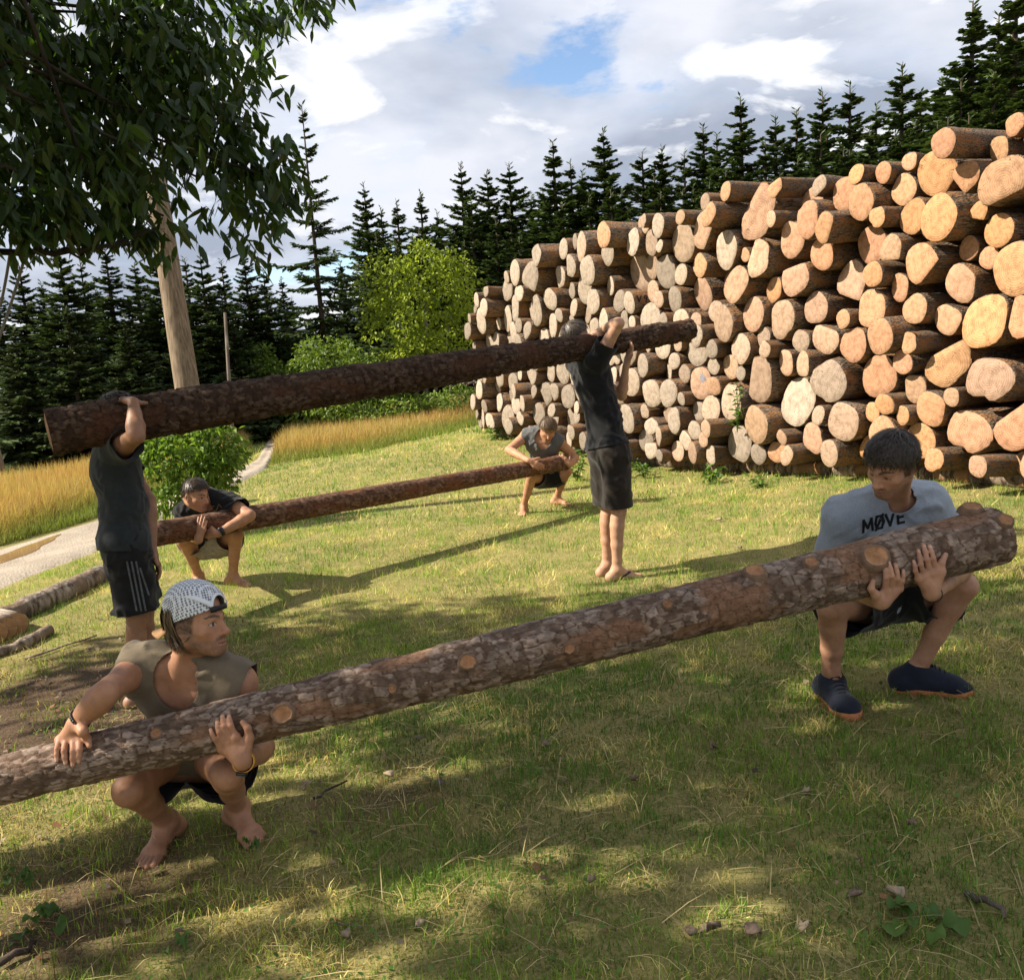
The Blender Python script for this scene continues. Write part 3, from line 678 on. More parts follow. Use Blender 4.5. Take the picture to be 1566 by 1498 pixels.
def foot(P,A,dirv,toe_out=1.,bare=True,side=1,length=.255,zg=None):
    """A ankle joint; dirv horizontal toe direction; side=+1 when the big toe lies on the +cross(up,dir) side"""
    F=P.F; f=nrm([dirv[0],dirv[1],0]); up=np.array([0,0,1.]); s=np.cross(up,f)*side
    g=np.array([A[0],A[1],zg]); heel=g-f*.052; L=length
    w=.90
    F.ball(heel+up*.032,.031,.02); F.cone(heel+up*.03,A,.032,.033*P.b,.03)
    F.cone(A-up*.012,heel+f*L*.60+up*.027,.035,.023,.03,ax=s,asp=1.1)
    F.cone(heel+up*.022,heel+f*L*.66+up*.020,.025,.020,.025,ax=s,asp=1.3)
    F.cone(heel+f*L*.68+s*.027+up*.018,heel+f*L*.64-s*.029+up*.015,.019,.015,.025)
    F.ball(A+s*.024+up*.0,.017,.02); F.ball(A-s*.026-up*.006,.016,.02)
    if bare:
        for q,(o,l,r) in enumerate(((.031,.235,.0135),(.012,.245,.0098),(-.004,.236,.0095),(-.019,.222,.009),(-.033,.205,.0088))):
            st=heel+f*L*.70+s*o+up*.018; tp=heel+f*(L/.255)*l+s*o*1.12+up*.011; F.cone(st,tp,r*1.05,r*.92,.006)
    P.regions.append((g+f*.08+up*.03,.19))
    return g,f,s,heel
FR=((.0094,.0086,.0080,.0070),(.0098,.0089,.0083,.0072),(.0092,.0084,.0078,.0068),(.0080,.0074,.0068,.0060))
def hand(P,W,mcp,pip,tip,thumb,nb_,b=1.,fill=None):
    """W wrist; mcp/pip/tip four points each (index..little); thumb: base, joint, tip; nb_ back-of-hand normal"""
    F=P.F; W=np.asarray(W)
    for k in range(4):
        F.cone(W+(mcp[k]-W)*.12,mcp[k]-nb_*.004,.0165*b,.0122*b,.014)
    F.cone(mcp[0],mcp[3],.0115*b,.0100*b,.010)
    F.cone(lerp(W,mcp[1],.35),lerp(W,mcp[2],.7)-nb_*.004,.021*b,.017*b,.014)
    for k in range(4):
        r=FR[k]; d=lerp(pip[k],tip[k],.55)+nb_*.003
        F.cone(mcp[k],pip[k],r[0]*b*1.05,r[1]*b,.007); F.cone(pip[k],d,r[1]*b,r[2]*b,.004); F.cone(d,tip[k],r[2]*b,r[3]*b,.004)
    F.cone(lerp(W,thumb[0],.15),thumb[0],.019*b,.0150*b,.014); F.cone(thumb[0],thumb[1],.0128*b,.0108*b,.008); F.cone(thumb[1],thumb[2],.0108*b,.0082*b,.005)
    P.regions.append((lerp(W,pip[1],.6),.125))
    def paint(V,col):
        for k in range(4):
            m=np.linalg.norm(V-(tip[k]+nb_*.0055),axis=1)<.0062; col[m]=lerp(col[m],np.array([.60,.40,.32]),.55)
            for j in (mcp[k],pip[k]):
                g=np.exp(-(np.linalg.norm(V-(j+nb_*.009),axis=1)/.008)**2)[:,None]*.35; col=lerp(col,P.skin*np.array([.85,.62,.58]),g)
        return col
    P.paint.append(paint)
def hand_frame(P,W,D,N,S,curl=(.3,.5,.4),spread=.10,b=1.,thumb=(.7,.5,-.1)):
    """hand from a frame: D towards the fingers, N back of hand, S towards the thumb"""
    D,N,S=nrm(D),nrm(N),nrm(S); mcp=[];pip=[];tip=[]; off=(.029,.010,-.010,-.028); adv=(.086,.090,.085,.078); ls=((.043,.027,.021),(.047,.030,.022),(.043,.028,.022),(.034,.021,.019))
    for k in range(4):
        m=W+D*adv[k]*b+S*off[k]*b; a=curl[0]; dd=nrm(D+S*off[k]/.029*spread)
        v=dd*math.cos(a)-N*math.sin(a); p=m+v*ls[k][0]*b; a+=curl[1]; v=dd*math.cos(a)-N*math.sin(a); q=p+v*ls[k][1]*b; a+=curl[2]; v=dd*math.cos(a)-N*math.sin(a); t=q+v*ls[k][2]*b
        mcp.append(m);pip.append(p);tip.append(t)
    t0=W+D*.042*b+S*.034*b-N*.010*b; v=nrm(S*thumb[0]+D*thumb[1]-N*thumb[2]*-1); t1=t0+v*.036*b; t2=t1+nrm(v+D*.35)*.030*b
    hand(P,W,mcp,pip,tip,(t0,t1,t2),N,b)
def head(P,c,fw,up,scale=.95,detail=True,skin=None,stubble=.3,brow=(.06,.035,.02),lip=(.42,.20,.15),hairline=None,eyes=True,lidded=0.):
    up=nrm(up); fw=nrm(np.asarray(fw)-up*(np.asarray(fw)@up)); s=np.cross(fw,up); M=np.stack([s,fw,up],-1); c=np.asarray(c,float)
    L=lambda x,y,z: c+M@(np.array([x,y,z])*scale)
    F=P.F; sc_=scale
    def E(x,y,z,rx,ry,rz,k=.02,sub=False,rot=None): F.ell(L(x,y,z),np.array([rx,ry,rz])*sc_,M if rot is None else M@rot,k,sub)
    def Cn(a,b_,ra,rb,k=.01,sub=False): F.cone(L(*a),L(*b_),ra*sc_,rb*sc_,k,sub=sub)
    Cn((0,-.030,-.05),tuple((M.T@(P.nb-c))/sc_),.056,.062,.03)
    # neck muscles
    for x in (-1,1):
        Cn((x*.052,-.018,-.055),tuple((M.T@(P.nb+P.fwd*.052+P.lat*.018*x*float(np.sign(s@P.lat) or 1)-c))/sc_),.017,.015,.02)
    E(0,-.012,.035,.076,.098,.090); E(0,-.035,-.012,.066,.074,.075,.03)
    E(0,.030,-.038,.061,.066,.083,.03)
    for x in (-1,1):
        E(x*.046,.048,-.026,.022,.027,.019,.02)
        Cn((x*.053,.000,-.058),(x*.020,.073,-.102),.017,.0165,.022)
        Cn((x*.052,-.005,-.03),(x*.053,.000,-.06),.019,.017,.02)
    E(0,.079,-.100,.021,.017,.017,.016); E(0,.074,-.068,.031,.022,.030,.016)
    if detail:
        Cn((-.0005,.089,.020),(-.046,.066,.017),.0095,.0085,.012); Cn((.0005,.089,.020),(.046,.066,.017),.0095,.0085,.012)
        for x in (-1,1): E(x*.033,.103,-.003,.0185,.020,.0135,.012,True)
        for x in (-1,1): E(x*.032,.0690,-.0035,.0150,.0140,.0140,.004)
        for x in (-1,1): Cn((x*.017,.0800,.0055),(x*.034,.0800,.0085),.0036,.0038,.005); 
        for x in (-1,1): Cn((x*.034,.0800,.0085),(x*.048,.0690,.0035),.0038,.0034,.005)
        for x in (-1,1): Cn((x*.020,.0800,-.0125),(x*.044,.0720,-.0115),.0034,.0034,.006)
    Cn((0,.087,.006),(0,.112,-.033),.0085,.0105,.012); E(0,.113,-.037,.0115,.0105,.0100,.010)
    if detail:
        for x in (-1,1):
            E(x*.0135,.099,-.041,.0085,.0100,.0080,.007); E(x*.0075,.1055,-.0475,.0042,.0055,.0035,.003,True)
            Cn((x*.024,.0835,-.0705),(x*.004,.0965,-.0655),.0042,.0056,.005); Cn((x*.024,.0835,-.0725),(0,.0950,-.0795),.0042,.0068,.005)
        Cn((-.026,.094,-.0732),(.026,.094,-.0732),.0016,.0016,.003,True)
    for x in (-1,1):
        a=.30*x; R=np.array([[math.cos(a),-math.sin(a),0],[math.sin(a),math.cos(a),0],[0,0,1]]); t=.22; R2=np.array([[1,0,0],[0,math.cos(t),-math.sin(t)],[0,math.sin(t),math.cos(t)]])
        E(x*.081,-.012,-.012,.0085,.0185,.031,.006,False,R@R2); E(x*.078,-.006,-.036,.007,.009,.011,.006)
        if detail: E(x*.0885,-.009,-.012,.006,.0105,.019,.004,True,R@R2)
    P.head=(c,M,scale); P.regions.append((c+up*.0,.165*scale/.95))
    lipc,browc=np.array(lip),np.array(brow)
    def paint(V,col):
        q=((V-c)@M)/sc_; x,y,z=q[:,0],q[:,1],q[:,2]; ax=np.abs(x); near=(np.linalg.norm(q,axis=1)<.17)
        front=y>.045
        # stubble
        m=sstep(-.045,-.07,z)*sstep(.0,.03,y)*(1-sstep(.0,.012,(-.135-z)))*stubble + np.exp(-((z+.056)/.007)**2)*(y>.075)*(ax<.03)*stubble*.9
        m+= np.exp(-((y-.012)/.02)**2)*sstep(.0,-.03,z)*(ax>.045)*stubble*.7*(z>-.09)
        nz=.65+.7*vnoise(V*260.); col=lerp(col,np.array([.10,.062,.042]),np.clip(m*nz,0,.85)[:,None]*near[:,None])
        # rosy cheek / nose
        r=np.exp(-((ax-.045)/.02)**2-((z+.035)/.02)**2)*front*.25+np.exp(-((z+.036)/.013)**2)*(ax<.02)*(y>.09)*.3
        col=lerp(col,P.skin*np.array([1.12,.82,.78]),(r*near)[:,None])
        # lips
        lm=(np.abs(z+.0725)<.0105-(ax/.026)**2*.006)&(ax<.026)&(y>.078); col[lm]=lerp(col[lm],lipc,.65)
        ml=(np.abs(z+.0732)<.0026)&(ax<.025)&(y>.078); col[ml]=lerp(col[ml],np.array([.06,.025,.02]),.8)
        # brows
        bz=.0195+.006*np.sin(np.clip((ax-.012)/.04,0,1)*PI*.9); bm=(np.abs(z-bz)<.0052*(1-.5*sstep(.03,.056,ax)))&(ax>.011)&(ax<.056)&(y>.045); col[bm]=lerp(col[bm],browc,.85)
        if eyes:
            ex=(ax-.032)/.0145; ez=(z+.0035); open_=.0062*(1-ex**2); em=(np.abs(ex)<1)&(np.abs(ez)<open_)&(y>.06)&(ez<open_-lidded); col[em]=(.42,.38,.35)
            im=em&(np.abs(ax-.032+.001)<.0058); col[im]=(.05,.033,.022)
            lid=(np.abs(ex)<1.1)&(np.abs(ez+lidded-.0062*(1-ex**2)-.0008)<.0022)&(y>.055); col[lid]=lerp(col[lid],np.array([.05,.03,.02]),.75)
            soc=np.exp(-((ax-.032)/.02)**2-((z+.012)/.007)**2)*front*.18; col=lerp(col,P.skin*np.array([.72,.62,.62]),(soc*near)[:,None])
        if hairline is not None:
            hm=sstep(.034,.020,y-.25*np.clip(z,0,.06))*sstep(-.034,-.024,z)*(ax>.050)*(z<.09)*(y>-.05)*(.55+.6*vnoise(V*220.)); col=lerp(col,np.array(hairline),np.clip(hm,0,.92)[:,None])
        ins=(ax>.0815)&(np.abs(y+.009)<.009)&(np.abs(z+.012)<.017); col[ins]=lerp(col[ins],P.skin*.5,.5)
        return col
    P.paint.append(paint)
    return L
def build_body(P,name,label,hb,hd):
    V,Fq=P.F.mesh(hb); parts=[]
    keep=np.ones(len(V),bool)
    for c,r in P.regions: keep&=~((np.abs(V-c).max(1))<r-4*hb)
    keep_=keep.copy(); parts.append(dropF(V,Fq,keep_))
    done=[]
    for c,r in P.regions:
        V2,F2=P.F.mesh(hd,c-r-.004,c+r+.004); k=(np.abs(V2-c).max(1)<r+.001)
        for c0,r0 in done: k&=~(np.abs(V2-c0).max(1)<r0-4*hd)
        done.append((c,r)); V2,F2=dropF(V2,F2,k)
        if len(V2): parts.append((V2,F2))
    parts=[(smooth(v,f,2,.35),f) for v,f in parts if len(f)]
    V,fl=join(parts)
    col=np.tile(P.skin,(len(V),1)); 
    for fn in P.paint: col=fn(V,col)
    o=mk(name,V,fl,M_SKIN,smooth=True,col=np.clip(col,0,1)); tag(o,label,'person','men lifting logs'); P.o=o; return o
def garment(name,Fd,h,mat,parent,clips,wr=.004,wscale=(22,22,7),thick=.003,M=None,extra=None,sm=3):
    V,Fq=Fd.mesh(h); V=smooth(V,Fq,sm,.5); N=vnormals(V,Fq)
    q=V if M is None else V@M
    def rdg(Q): return (1-np.abs(2*vnoise(Q)-1))**2
    R1=np.array([[.8,0,.6],[0,1,0],[-.6,0,.8]]); R2=np.array([[.75,0,-.66],[0,1,0],[.66,0,.75]]); sc_=np.array(wscale)*np.array([1.2,1.2,.8])
    w=(fbm(q*np.array(wscale),3)-.5)*2; m1=sstep(.42,.62,vnoise(q*7+3)); m2=sstep(.42,.62,vnoise(q*7+23))
    d=w*wr*.8+(rdg((q@R1)*sc_)*m1+rdg((q@R2)*sc_+5)*m2)*wr*2.3-wr*.6
    if extra is not None: d=d+extra(V)
    V=V+N*d[:,None]; T=tri(Fq)
    for g in clips:
        gv=g(V)
        if callable(gv): gv=gv(V)
        V,T=clip(V,T,gv)
        if not len(T): print('EMPTY garment',name); return None
    o=mk(name,V,T,mat,parent,smooth=True)
    if thick: m=o.modifiers.new('thickness','SOLIDIFY'); m.thickness=thick; m.offset=1; 
    P_=o; return o
def seg_t(V,a,b): d=b-a; return ((V-a)@d)/(d@d)
def shirt(P,mat,sleeve=.55,neck=(.075,.06,.09),neckoff=(.03,.0),hem=None,h=.007,inf=.0,flare=.012,name='shirt',wr=.004,loose=0.):
    Fd=Field(); Fd.p=list(P.tor.p); arms=[]
    if loose: Fd.cone(lerp(P.pel,P.waist,-.4),lerp(P.waist,P.chest,.5),.116*loose,.100*loose,.05,ax=nrm(P.hr-P.hl),asp=1.42); Fd.cone(P.hl,P.hr,.124*loose,.124*loose,.04)
    for (S,E,W) in P.arms:
        e=lerp(S,E,sleeve+.12); Fd.cone(S,e,.066+inf,.058+flare,.03); arms.append((S,E))
    Fo=Field(); Fo.p=list(P.tor.p)
    def g_arm(V):
        g=np.full(len(V),1.); dt=Fo.val(V)
        for S,E in arms:
            t=seg_t(V,S,E); d=np.linalg.norm(V-(S+np.clip(t,0,1)[:,None]*(E-S)),axis=1); m=(t>sleeve-.25)&(d<.125)&(dt>.012)
            if sleeve<.1:
                out=nrm(S-P.nb); g=np.where(np.linalg.norm(V-S,axis=1)<.2,np.minimum(g,sleeve-(V-S)@out),g); continue
            g=np.where(m,np.minimum(g,(sleeve-t)*np.linalg.norm(E-S)),g)
        return g
    c=P.nb+P.fwd*neckoff[0]+P.tup*neckoff[1]; M=np.stack([P.lat,P.fwd,P.tup],-1)
    def g_neck(V): q=((V-c)@M)/np.array(neck); return (np.linalg.norm(q,axis=1)-1)*min(neck)
    hp=hem if hem is not None else P.pel; hu=nrm(P.waist-P.pel)
    def g_hem(V): return (V-hp)@hu
    return garment(name,Fd,h,mat,P.o,[g_arm,g_neck,g_hem],wr=wr,M=M)
def shorts(P,mat,frac=.72,rad=(.105,.100),top=.05,h=.008,name='shorts',knee_gap=0.,wr=.006,droop=None,b=1.):
    Fd=Field(); Fd.cone(P.hl,P.hr,.110*b,.110*b,.04); Fd.cone(P.pel,lerp(P.pel,P.waist,.9),.112*b,.104*b,.05,ax=nrm(P.hr-P.hl),asp=1.42)
    for (H,K,A) in P.legs:
        Fd.cone(H,lerp(H,K,frac+.15),rad[0]*b,rad[1]*b,.05)
        if droop is not None: Fd.cone(H+droop*.3,lerp(H,K,frac+.1)+droop,rad[0]*.8*b,rad[1]*.8*b,.04)
    hu=nrm(P.waist-P.pel)
    def g_top(V): tm=np.max([seg_t(V,H,K) for H,K,A in P.legs],axis=0); return np.where(tm>.22,1.,-((V-(P.pel+hu*top))@hu))
    def g_leg(V):
        g=np.full(len(V),1.)
        D=np.stack([np.linalg.norm(V-(H+np.clip(seg_t(V,H,K),0,1.3)[:,None]*(K-H)),axis=1) for H,K,A in P.legs])
        for i,(H,K,A) in enumerate(P.legs):
            m=(D[i]<=D.min(0)+1e-9); g=np.where(m,np.minimum(g,(frac-seg_t(V,H,K))*np.linalg.norm(K-H)),g)
        return g
    M=np.stack([P.lat,P.fwd,P.tup],-1)
    return garment(name,Fd,h,mat,P.o,[g_top,g_leg],wr=wr,M=M,wscale=(16,16,9))
def band(name,P_,axis,r,w,th,mat,parent,n=28,asp=1.,side=None):
    """ring round a limb"""
    a=nrm(axis); x=nrm(np.cross(a,[.3,.2,1])) if side is None else nrm(side-a*(side@a)); y=np.cross(a,x); V=[]
    for k in range(n):
        t=2*PI*k/n; d=x*math.cos(t)*asp+y*math.sin(t)
        for rr,ww in ((r,-w/2),(r+th,-w/2),(r+th,w/2),(r,w/2)): V.append(P_+d*rr+a*ww)
    V=np.array(V); i=np.arange(n*4).reshape(n,4); j=np.roll(i,-1,0); F_=[]
    for k in range(4): F_.append(np.stack([i[:,k],j[:,k],j[:,(k+1)%4],i[:,(k+1)%4]],-1))
    return mk(name,V,np.concatenate(F_),mat,parent,smooth=False)
def hair_strands(P,mat,n,region,length,width,lift,seed,crown=(0,-.35,.9),grav=0.,fall=None,parent=None,rad=(.079,.101,.093),cen=(0,-.012,.035),name='hair',jit=.25,cap=.012,cover=None):
    c,M,s=P.head; rg=np.random.default_rng(seed); q=rg.normal(size=(n*14,3)); q/=np.linalg.norm(q,axis=1)[:,None]; rad=np.array(rad);cen=np.array(cen)
    loc=q*rad+cen; q=q[region(loc)][:n]; n=len(q); cr=nrm(crown); segs=4; V=[];pts=[]
    d=q-cr*(q@cr)[:,None]; d/=np.linalg.norm(d,axis=1)[:,None]+1e-6; d=d+rg.normal(size=d.shape)*jit
    if fall is not None: d=d+fall(q*rad+cen)
    ln=length*(.7+.6*rg.random(n)); hh=.004+lift*rg.random(n); cur=q.copy()
    ring=[]
    for k in range(segs+1):
        t=k/segs; base=cur*(rad+ (hh*(1+.6*t) )[:,None])+cen; base=base+np.array([0,0,-grav*t*t])
        ring.append(base); dd=d-cur*(d*cur).sum(1)[:,None]; dd/=np.linalg.norm(dd,axis=1)[:,None]+1e-6
        cur=cur+dd*(ln/segs/.09)[:,None]; cur/=np.linalg.norm(cur,axis=1)[:,None]
    ring=np.stack(ring,1)  # n,segs+1,3
    tg=np.gradient(ring,axis=1); nn=ring-cen; sd=np.cross(tg,nn); sd/=np.linalg.norm(sd,axis=-1)[...,None]+1e-9
    w=width*(1-.85*np.linspace(0,1,segs+1)**1.5)[None,:,None]*(.6+.8*rg.random((n,1,1)))
    W=np.stack([ring-sd*w,ring+sd*w],2)*s; Vw=c+W.reshape(-1,3)@M.T
    i=np.arange(n*(segs+1)*2).reshape(n,segs+1,2); Fq=np.stack([i[:,:-1,0],i[:,1:,0],i[:,1:,1],i[:,:-1,1]],-1).reshape(-1,4)
    colv=np.repeat(rg.random(n),(segs+1)*2)
    parts=[(Vw,Fq)]
    # under-cap
    u=np.linspace(0,PI,40);v=np.linspace(0,2*PI,64,endpoint=False); U,Vv=np.meshgrid(u,v,indexing='ij'); S=np.stack([np.sin(U)*np.cos(Vv),np.sin(U)*np.sin(Vv),np.cos(U)],-1).reshape(-1,3)
    bump=.003*(fbm(S*14,2)-.5); loc=S*(rad+.001)[None]+S*bump[:,None]+cen; ok=(cover or region)(loc); i=np.arange(40*64).reshape(40,64); j=np.roll(i,-1,1); F2=np.stack([i[:-1],i[1:],j[1:],j[:-1]],-1).reshape(-1,4)
    V2,F2=dropF(c+(loc*s)@M.T,F2,ok)
    parts.append((V2,F2)); V,fl=join(parts); cc=np.concatenate([colv,np.full(len(V2),.3)]); 
    return mk(name,V,fl,mat,parent or P.o,smooth=True,col=np.stack([cc]*3,-1))
def mat_hair(name,c1,c2):
    t=NT(name,.45,.4); t.col(t.mix(t.attr('Col'),c1,c2)); return t.m
# ------------------------------------------------------------------ the six men
def onsph(px,py,c,L,near=True):
    v=ray(px,py); a=v@v; w=CAM-c; b=v@w; cc=w@w-L*L; D=b*b-a*cc
    if D<0: return CAM+v*(-b/a)
    return CAM+v*((-b+(-1 if near else 1)*math.sqrt(D))/a)
UP=np.array([0,0,1.])
def leg_squat(P,toe,dirv,knee,H,side,shank=.42,bare=True,length=.255,ah=.085):
    t=ground(*toe); f=nrm([dirv[0],dirv[1],0]); A=t-f*(length-.06); zg=gz1(t[0],t[1])-.006; A=np.array([A[0],A[1],zg+ah])
    K=onsph(*knee,A,shank,True); limb_leg(P,H,K,A,P.b); foot(P,A,f,bare=bare,side=side,length=length,zg=zg); P.feet=getattr(P,'feet',[])+[(A,f,zg)]
    return A,K
def stand_leg(P,H,footxy,f,side,bare=True,length=.26):
    zg=gz1(*footxy)-.006+(0 if bare else .012); A=np.array([footxy[0],footxy[1],zg+.085]); K=lerp(H,A,.5)+f*.025; limb_leg(P,H,K,A,P.b); foot(P,A,f,bare=bare,side=side,length=length,zg=zg); P.feet=getattr(P,'feet',[])+[(A,f,zg)]
def spine(pel,nb,bow=.03,fwd=np.zeros(3)): return lerp(pel,nb,.36)-fwd*bow,lerp(pel,nb,.70)-fwd*bow*.6
def pts(Hf,L,e): return [Hf(x,y,e) for x,y in L]
SK1=(.36,.19,.112); SK2=(.40,.225,.145); SK3=(.42,.225,.13)
M_BLACK=mat_cloth('black_jersey',(.012,.012,.013),.3); M_BLACKS=mat_cloth('black_shorts_cloth',(.010,.010,.011),.3,.75)
def arms_report(n,*p): print(n,[round(float(np.linalg.norm(p[i+1]-p[i])),3) for i in range(len(p)-1)])
# --- A: squatting man in front, backward cap
def person_a():
    P=Person(SK1); P.b=.88
    pel=np.array([-1.20,2.875,.37]); lat=nrm(np.array([-1,.06,.08])); hr=pel+lat*.088; hl=pel-lat*.088
    nb=at(287,1024,2.735); sr=at(214,1019,2.75); sl_=at(362,1046,2.73); f0=nrm(np.cross(nb-pel,lat))
    w,c=spine(pel,nb,.035,f0); torso(P,pel,w,c,nb,sl_,sr,hl,hr,.97)
    AR,KR=leg_squat(P,(219,1328),(-.10,-.99),(197,1206),hr,1,.40,length=.235)
    AL,KL=leg_squat(P,(396,1292),(.62,-.78),(347,1182),hl,-1,.40,length=.235)
    # right arm over the log
    dax=depth(H1(118,1150)); W=at(117,1104,dax+.03); E=onsph(160,1060,sr,.235,True); limb_arm(P,sr,E,W,.88,1.02); arms_report('A right',sr,E,W)
    mcp=pts(H1,[(122,1128),(112,1128),(101,1128),(90,1130)],.014); pip=pts(H1,[(122,1146),(112,1148),(98,1148),(87,1145)],.015); tip=pts(H1,[(121,1165),(112,1170),(101,1167),(87,1163)],.0065)
    hand(P,W,mcp,pip,tip,(at(127,1118,dax-.01),H1(134,1130,.012),H1(137,1140,.008)),axis_n(mcp[1],G1A,G1B))
    # left arm under the log, hand on its front
    dax=depth(H1(350,1106)); W2=at(371,1165,dax-.005); E2=onsph(402,1143,sl_,.27,False); limb_arm(P,sl_,E2,W2,.92,1.0); arms_report('A left',sl_,E2,W2)
    mcp=pts(H1,[(361,1127),(351,1132),(344,1139),(339,1146)],.015); pip=pts(H1,[(353,1109),(343,1110),(335,1119),(329,1130)],.014); tip=pts(H1,[(350,1094),(340,1094),(332,1103),(322,1115)],.0065)
    hand(P,W2,mcp,pip,tip,(H1(381,1128,.016),H1(379,1113,.013),H1(371,1104,.008)),axis_n(mcp[1],G1A,G1B))
    hc=at(303,950,2.675)
    head(P,hc,CR*.96-FW*.27-CU*.05,CU*.99-CR*.06-FW*.05,.885,True,stubble=.55,brow=(.05,.03,.018),hairline=(.045,.028,.017))
    o=build_body(P,'person','barefoot man in brown sleeveless shirt and white backward cap squatting in front',.0055,.003)
    tank=mat_cloth('olive_brown_jersey',(.125,.098,.066),.16)
    shirt(P,tank,.035,(.080,.085,.115),(.042,.002),hem=pel+(w-pel)*.1,h=.006,inf=-.004,flare=.004,wr=.0042)
    shorts(P,M_BLACKS,.46,(.104,.116),.06,.007,droop=np.array([0,.0,-.05]))
    # hair under the cap
    mh=mat_hair('brown_hair',(.035,.022,.012),(.17,.11,.06))
    def reg(q): return (q[:,2]<.06)&(q[:,2]>-.075)&(q[:,1]<-.034)
    hair_strands(P,mh,2600,reg,.115,.0026,.014,4,crown=(0,.1,1.),grav=.045,rad=(.079,.103,.095),fall=lambda L:np.array([0,0,-1.2]))
    # cap: mesh dome
    c,M,s=P.head; Fc=Field(); Lc=lambda x,y,z:c+M@(np.array([x,y,z])*s)
    Fc.ell(Lc(0,-.012,.038),np.array([.0885,.110,.100])*s,M,.02); Fc.ell(Lc(0,-.012,.085),np.array([.072,.088,.060])*s,M,.03)
    pn=nrm(np.array([0,-.30,1.]))
    def loc(V): return ((V-c)@M)/s
    def g1(V): q=loc(V); return (q@pn-.024)
    def g2(V): q=loc(V); return np.where(q[:,1]>0,(np.hypot(q[:,0]/.040,(q[:,2]-.052)/.048)-1)*.04,1.)
    t=NT('white_cap_mesh',.75,.2); v=t.coord('Object',(1,1,1),rot=(.5,.3,.75)); vo=t.n('ShaderNodeTexVoronoi',feature='F1'); vo.inputs['Scale'].default_value=125; vo.inputs['Randomness'].default_value=.12; t.l(v,vo.inputs['Vector'])
    hole=t.ramp(vo.outputs['Distance'],[(.40,1.),(.47,0.)]); t.col(t.mix(hole,(.62,.64,.68),(.13,.14,.16))); t.bump(vo.outputs['Distance'],.3,.002)
    cap=garment('cap',Fc,.0045,t.m,o,[g1,g2],wr=.0008,thick=.002,sm=2)
    mw=plain('white_cap_tape',(.66,.68,.72),.8,.2,80,.2,.001,.05); mb=plain('black_webbing',(.012,.012,.013),.6,.3,200,.3,.001)
    rad=np.array([.0905,.112,.102]); cen=np.array([0,-.012,.038])
    def strip(name,path,w,mat,lift=.0):
        path=np.array(path,float); q=(path-cen)/rad; q/=np.linalg.norm(q,axis=1)[:,None]; p=cen+q*(rad+lift); n_=q/rad; n_/=np.linalg.norm(n_,axis=1)[:,None]; tg=np.gradient(p,axis=0); sd=np.cross(tg,n_); sd/=np.linalg.norm(sd,axis=1)[:,None]
        V=np.concatenate([p-sd*w/2,p+sd*w/2,p+sd*w/2-n_*.002,p-sd*w/2-n_*.002]); m=len(p); i=np.arange(m); Fq=[]
        for a,b in ((0,1),(1,2),(2,3),(3,0)): Fq.append(np.stack([a*m+i[:-1],a*m+i[1:],b*m+i[1:],b*m+i[:-1]],-1))
        return mk(name,c+(V*s)@M.T,np.concatenate(Fq),mat,cap,smooth=True)
    for sx in (-1,1):
        strip('seam_tape',[(sx*(.035+.045*math.sin(PI*min(1,tt*1.1))),.09-.19*tt,.06+.055*math.sin(PI*tt)) for tt in np.linspace(.02,.98,26)],.017,mw,.009)
    strip('opening_tape',[(.044*math.cos(a),.095,.050+.052*math.sin(a)) for a in np.linspace(.0,PI,26)],.010,mw,.008)
    strip('strap',[(x,.1,.051-.0*x) for x in np.linspace(-.052,.052,14)],.018,mb,.006)
    buck=[(.030+.012*k,.1,.051) for k in range(3)]; strip('buckle',buck,.021,mb,.009)
    # peak at the back
    V=[];n1,n2=16,6
    for i in range(n1):
        a=(i/(n1-1)-.5)*2.1
        for j in range(n2):
            r=j/(n2-1); x=.083*math.sin(a)*(1+.02*r); y=-.012-.108*math.cos(a)-.062*r*math.cos(a*.75); z=-.012-.020*r-.020*math.sin(a)**2*(.4+r*.6); V.append((x,y,z))
    i=np.arange(n1*n2).reshape(n1,n2); Fq=np.stack([i[:-1,:-1],i[1:,:-1],i[1:,1:],i[:-1,1:]],-1).reshape(-1,4)
    pk=mk('peak',c+(np.array(V)*s)@M.T,Fq,plain('tan_peak',(.30,.17,.08),.8,.2,60),cap,smooth=True); md=pk.modifiers.new('t','SOLIDIFY'); md.thickness=.003
    # wrist things
    beads=[];ax=nrm(W-E); x=nrm(np.cross(ax,UP)); y=np.cross(ax,x)
    bead_m=plain('dark_beads',(.025,.016,.012),.4,.5,50); br=band('bracelet',W-ax*.012,ax,.0295,.004,.003,bead_m,o)
    bs=[]
    for k in range(26):
        a=2*PI*k/26; pc=W-ax*.016+(x*math.cos(a)+y*math.sin(a))*.0315; V,fl=uvs(pc,.0042,6,5); bs.append((V,fl))
    V,fl=join(bs); mk('bead_string',V,fl,bead_m,br,smooth=True)
    ax=nrm(W2-E2); st=band('watch_strap',W2-ax*.014,ax,.0300,.018,.003,plain('orange_strap',(.60,.30,.06),.6,.3,60),o)
    ca=plain('watch_black',(.01,.01,.012),.25,.5,60,.05); nv_=nrm(-FW-CU*.6); nv_=nrm(nv_-ax*(nv_@ax)); V,fl=tube([W2-ax*.014+nv_*.030,W2-ax*.014+nv_*.041],[.0175,.0165],22); mk('watch_case',V,fl,ca,st)
    ring_=NT('steel',.25,.5); ring_.col((.5,.52,.55)); ring_.b.inputs['Metallic'].default_value=1; V,fl=torus(W2-ax*.014+nv_*.0405,nv_,.0150,.0016,24,6); mk('watch_bezel',V,fl,ring_.m,st,smooth=True)
    band('ankle_cord',AL+UP*.035,UP,.036,.003,.002,bead_m,o)
    return P
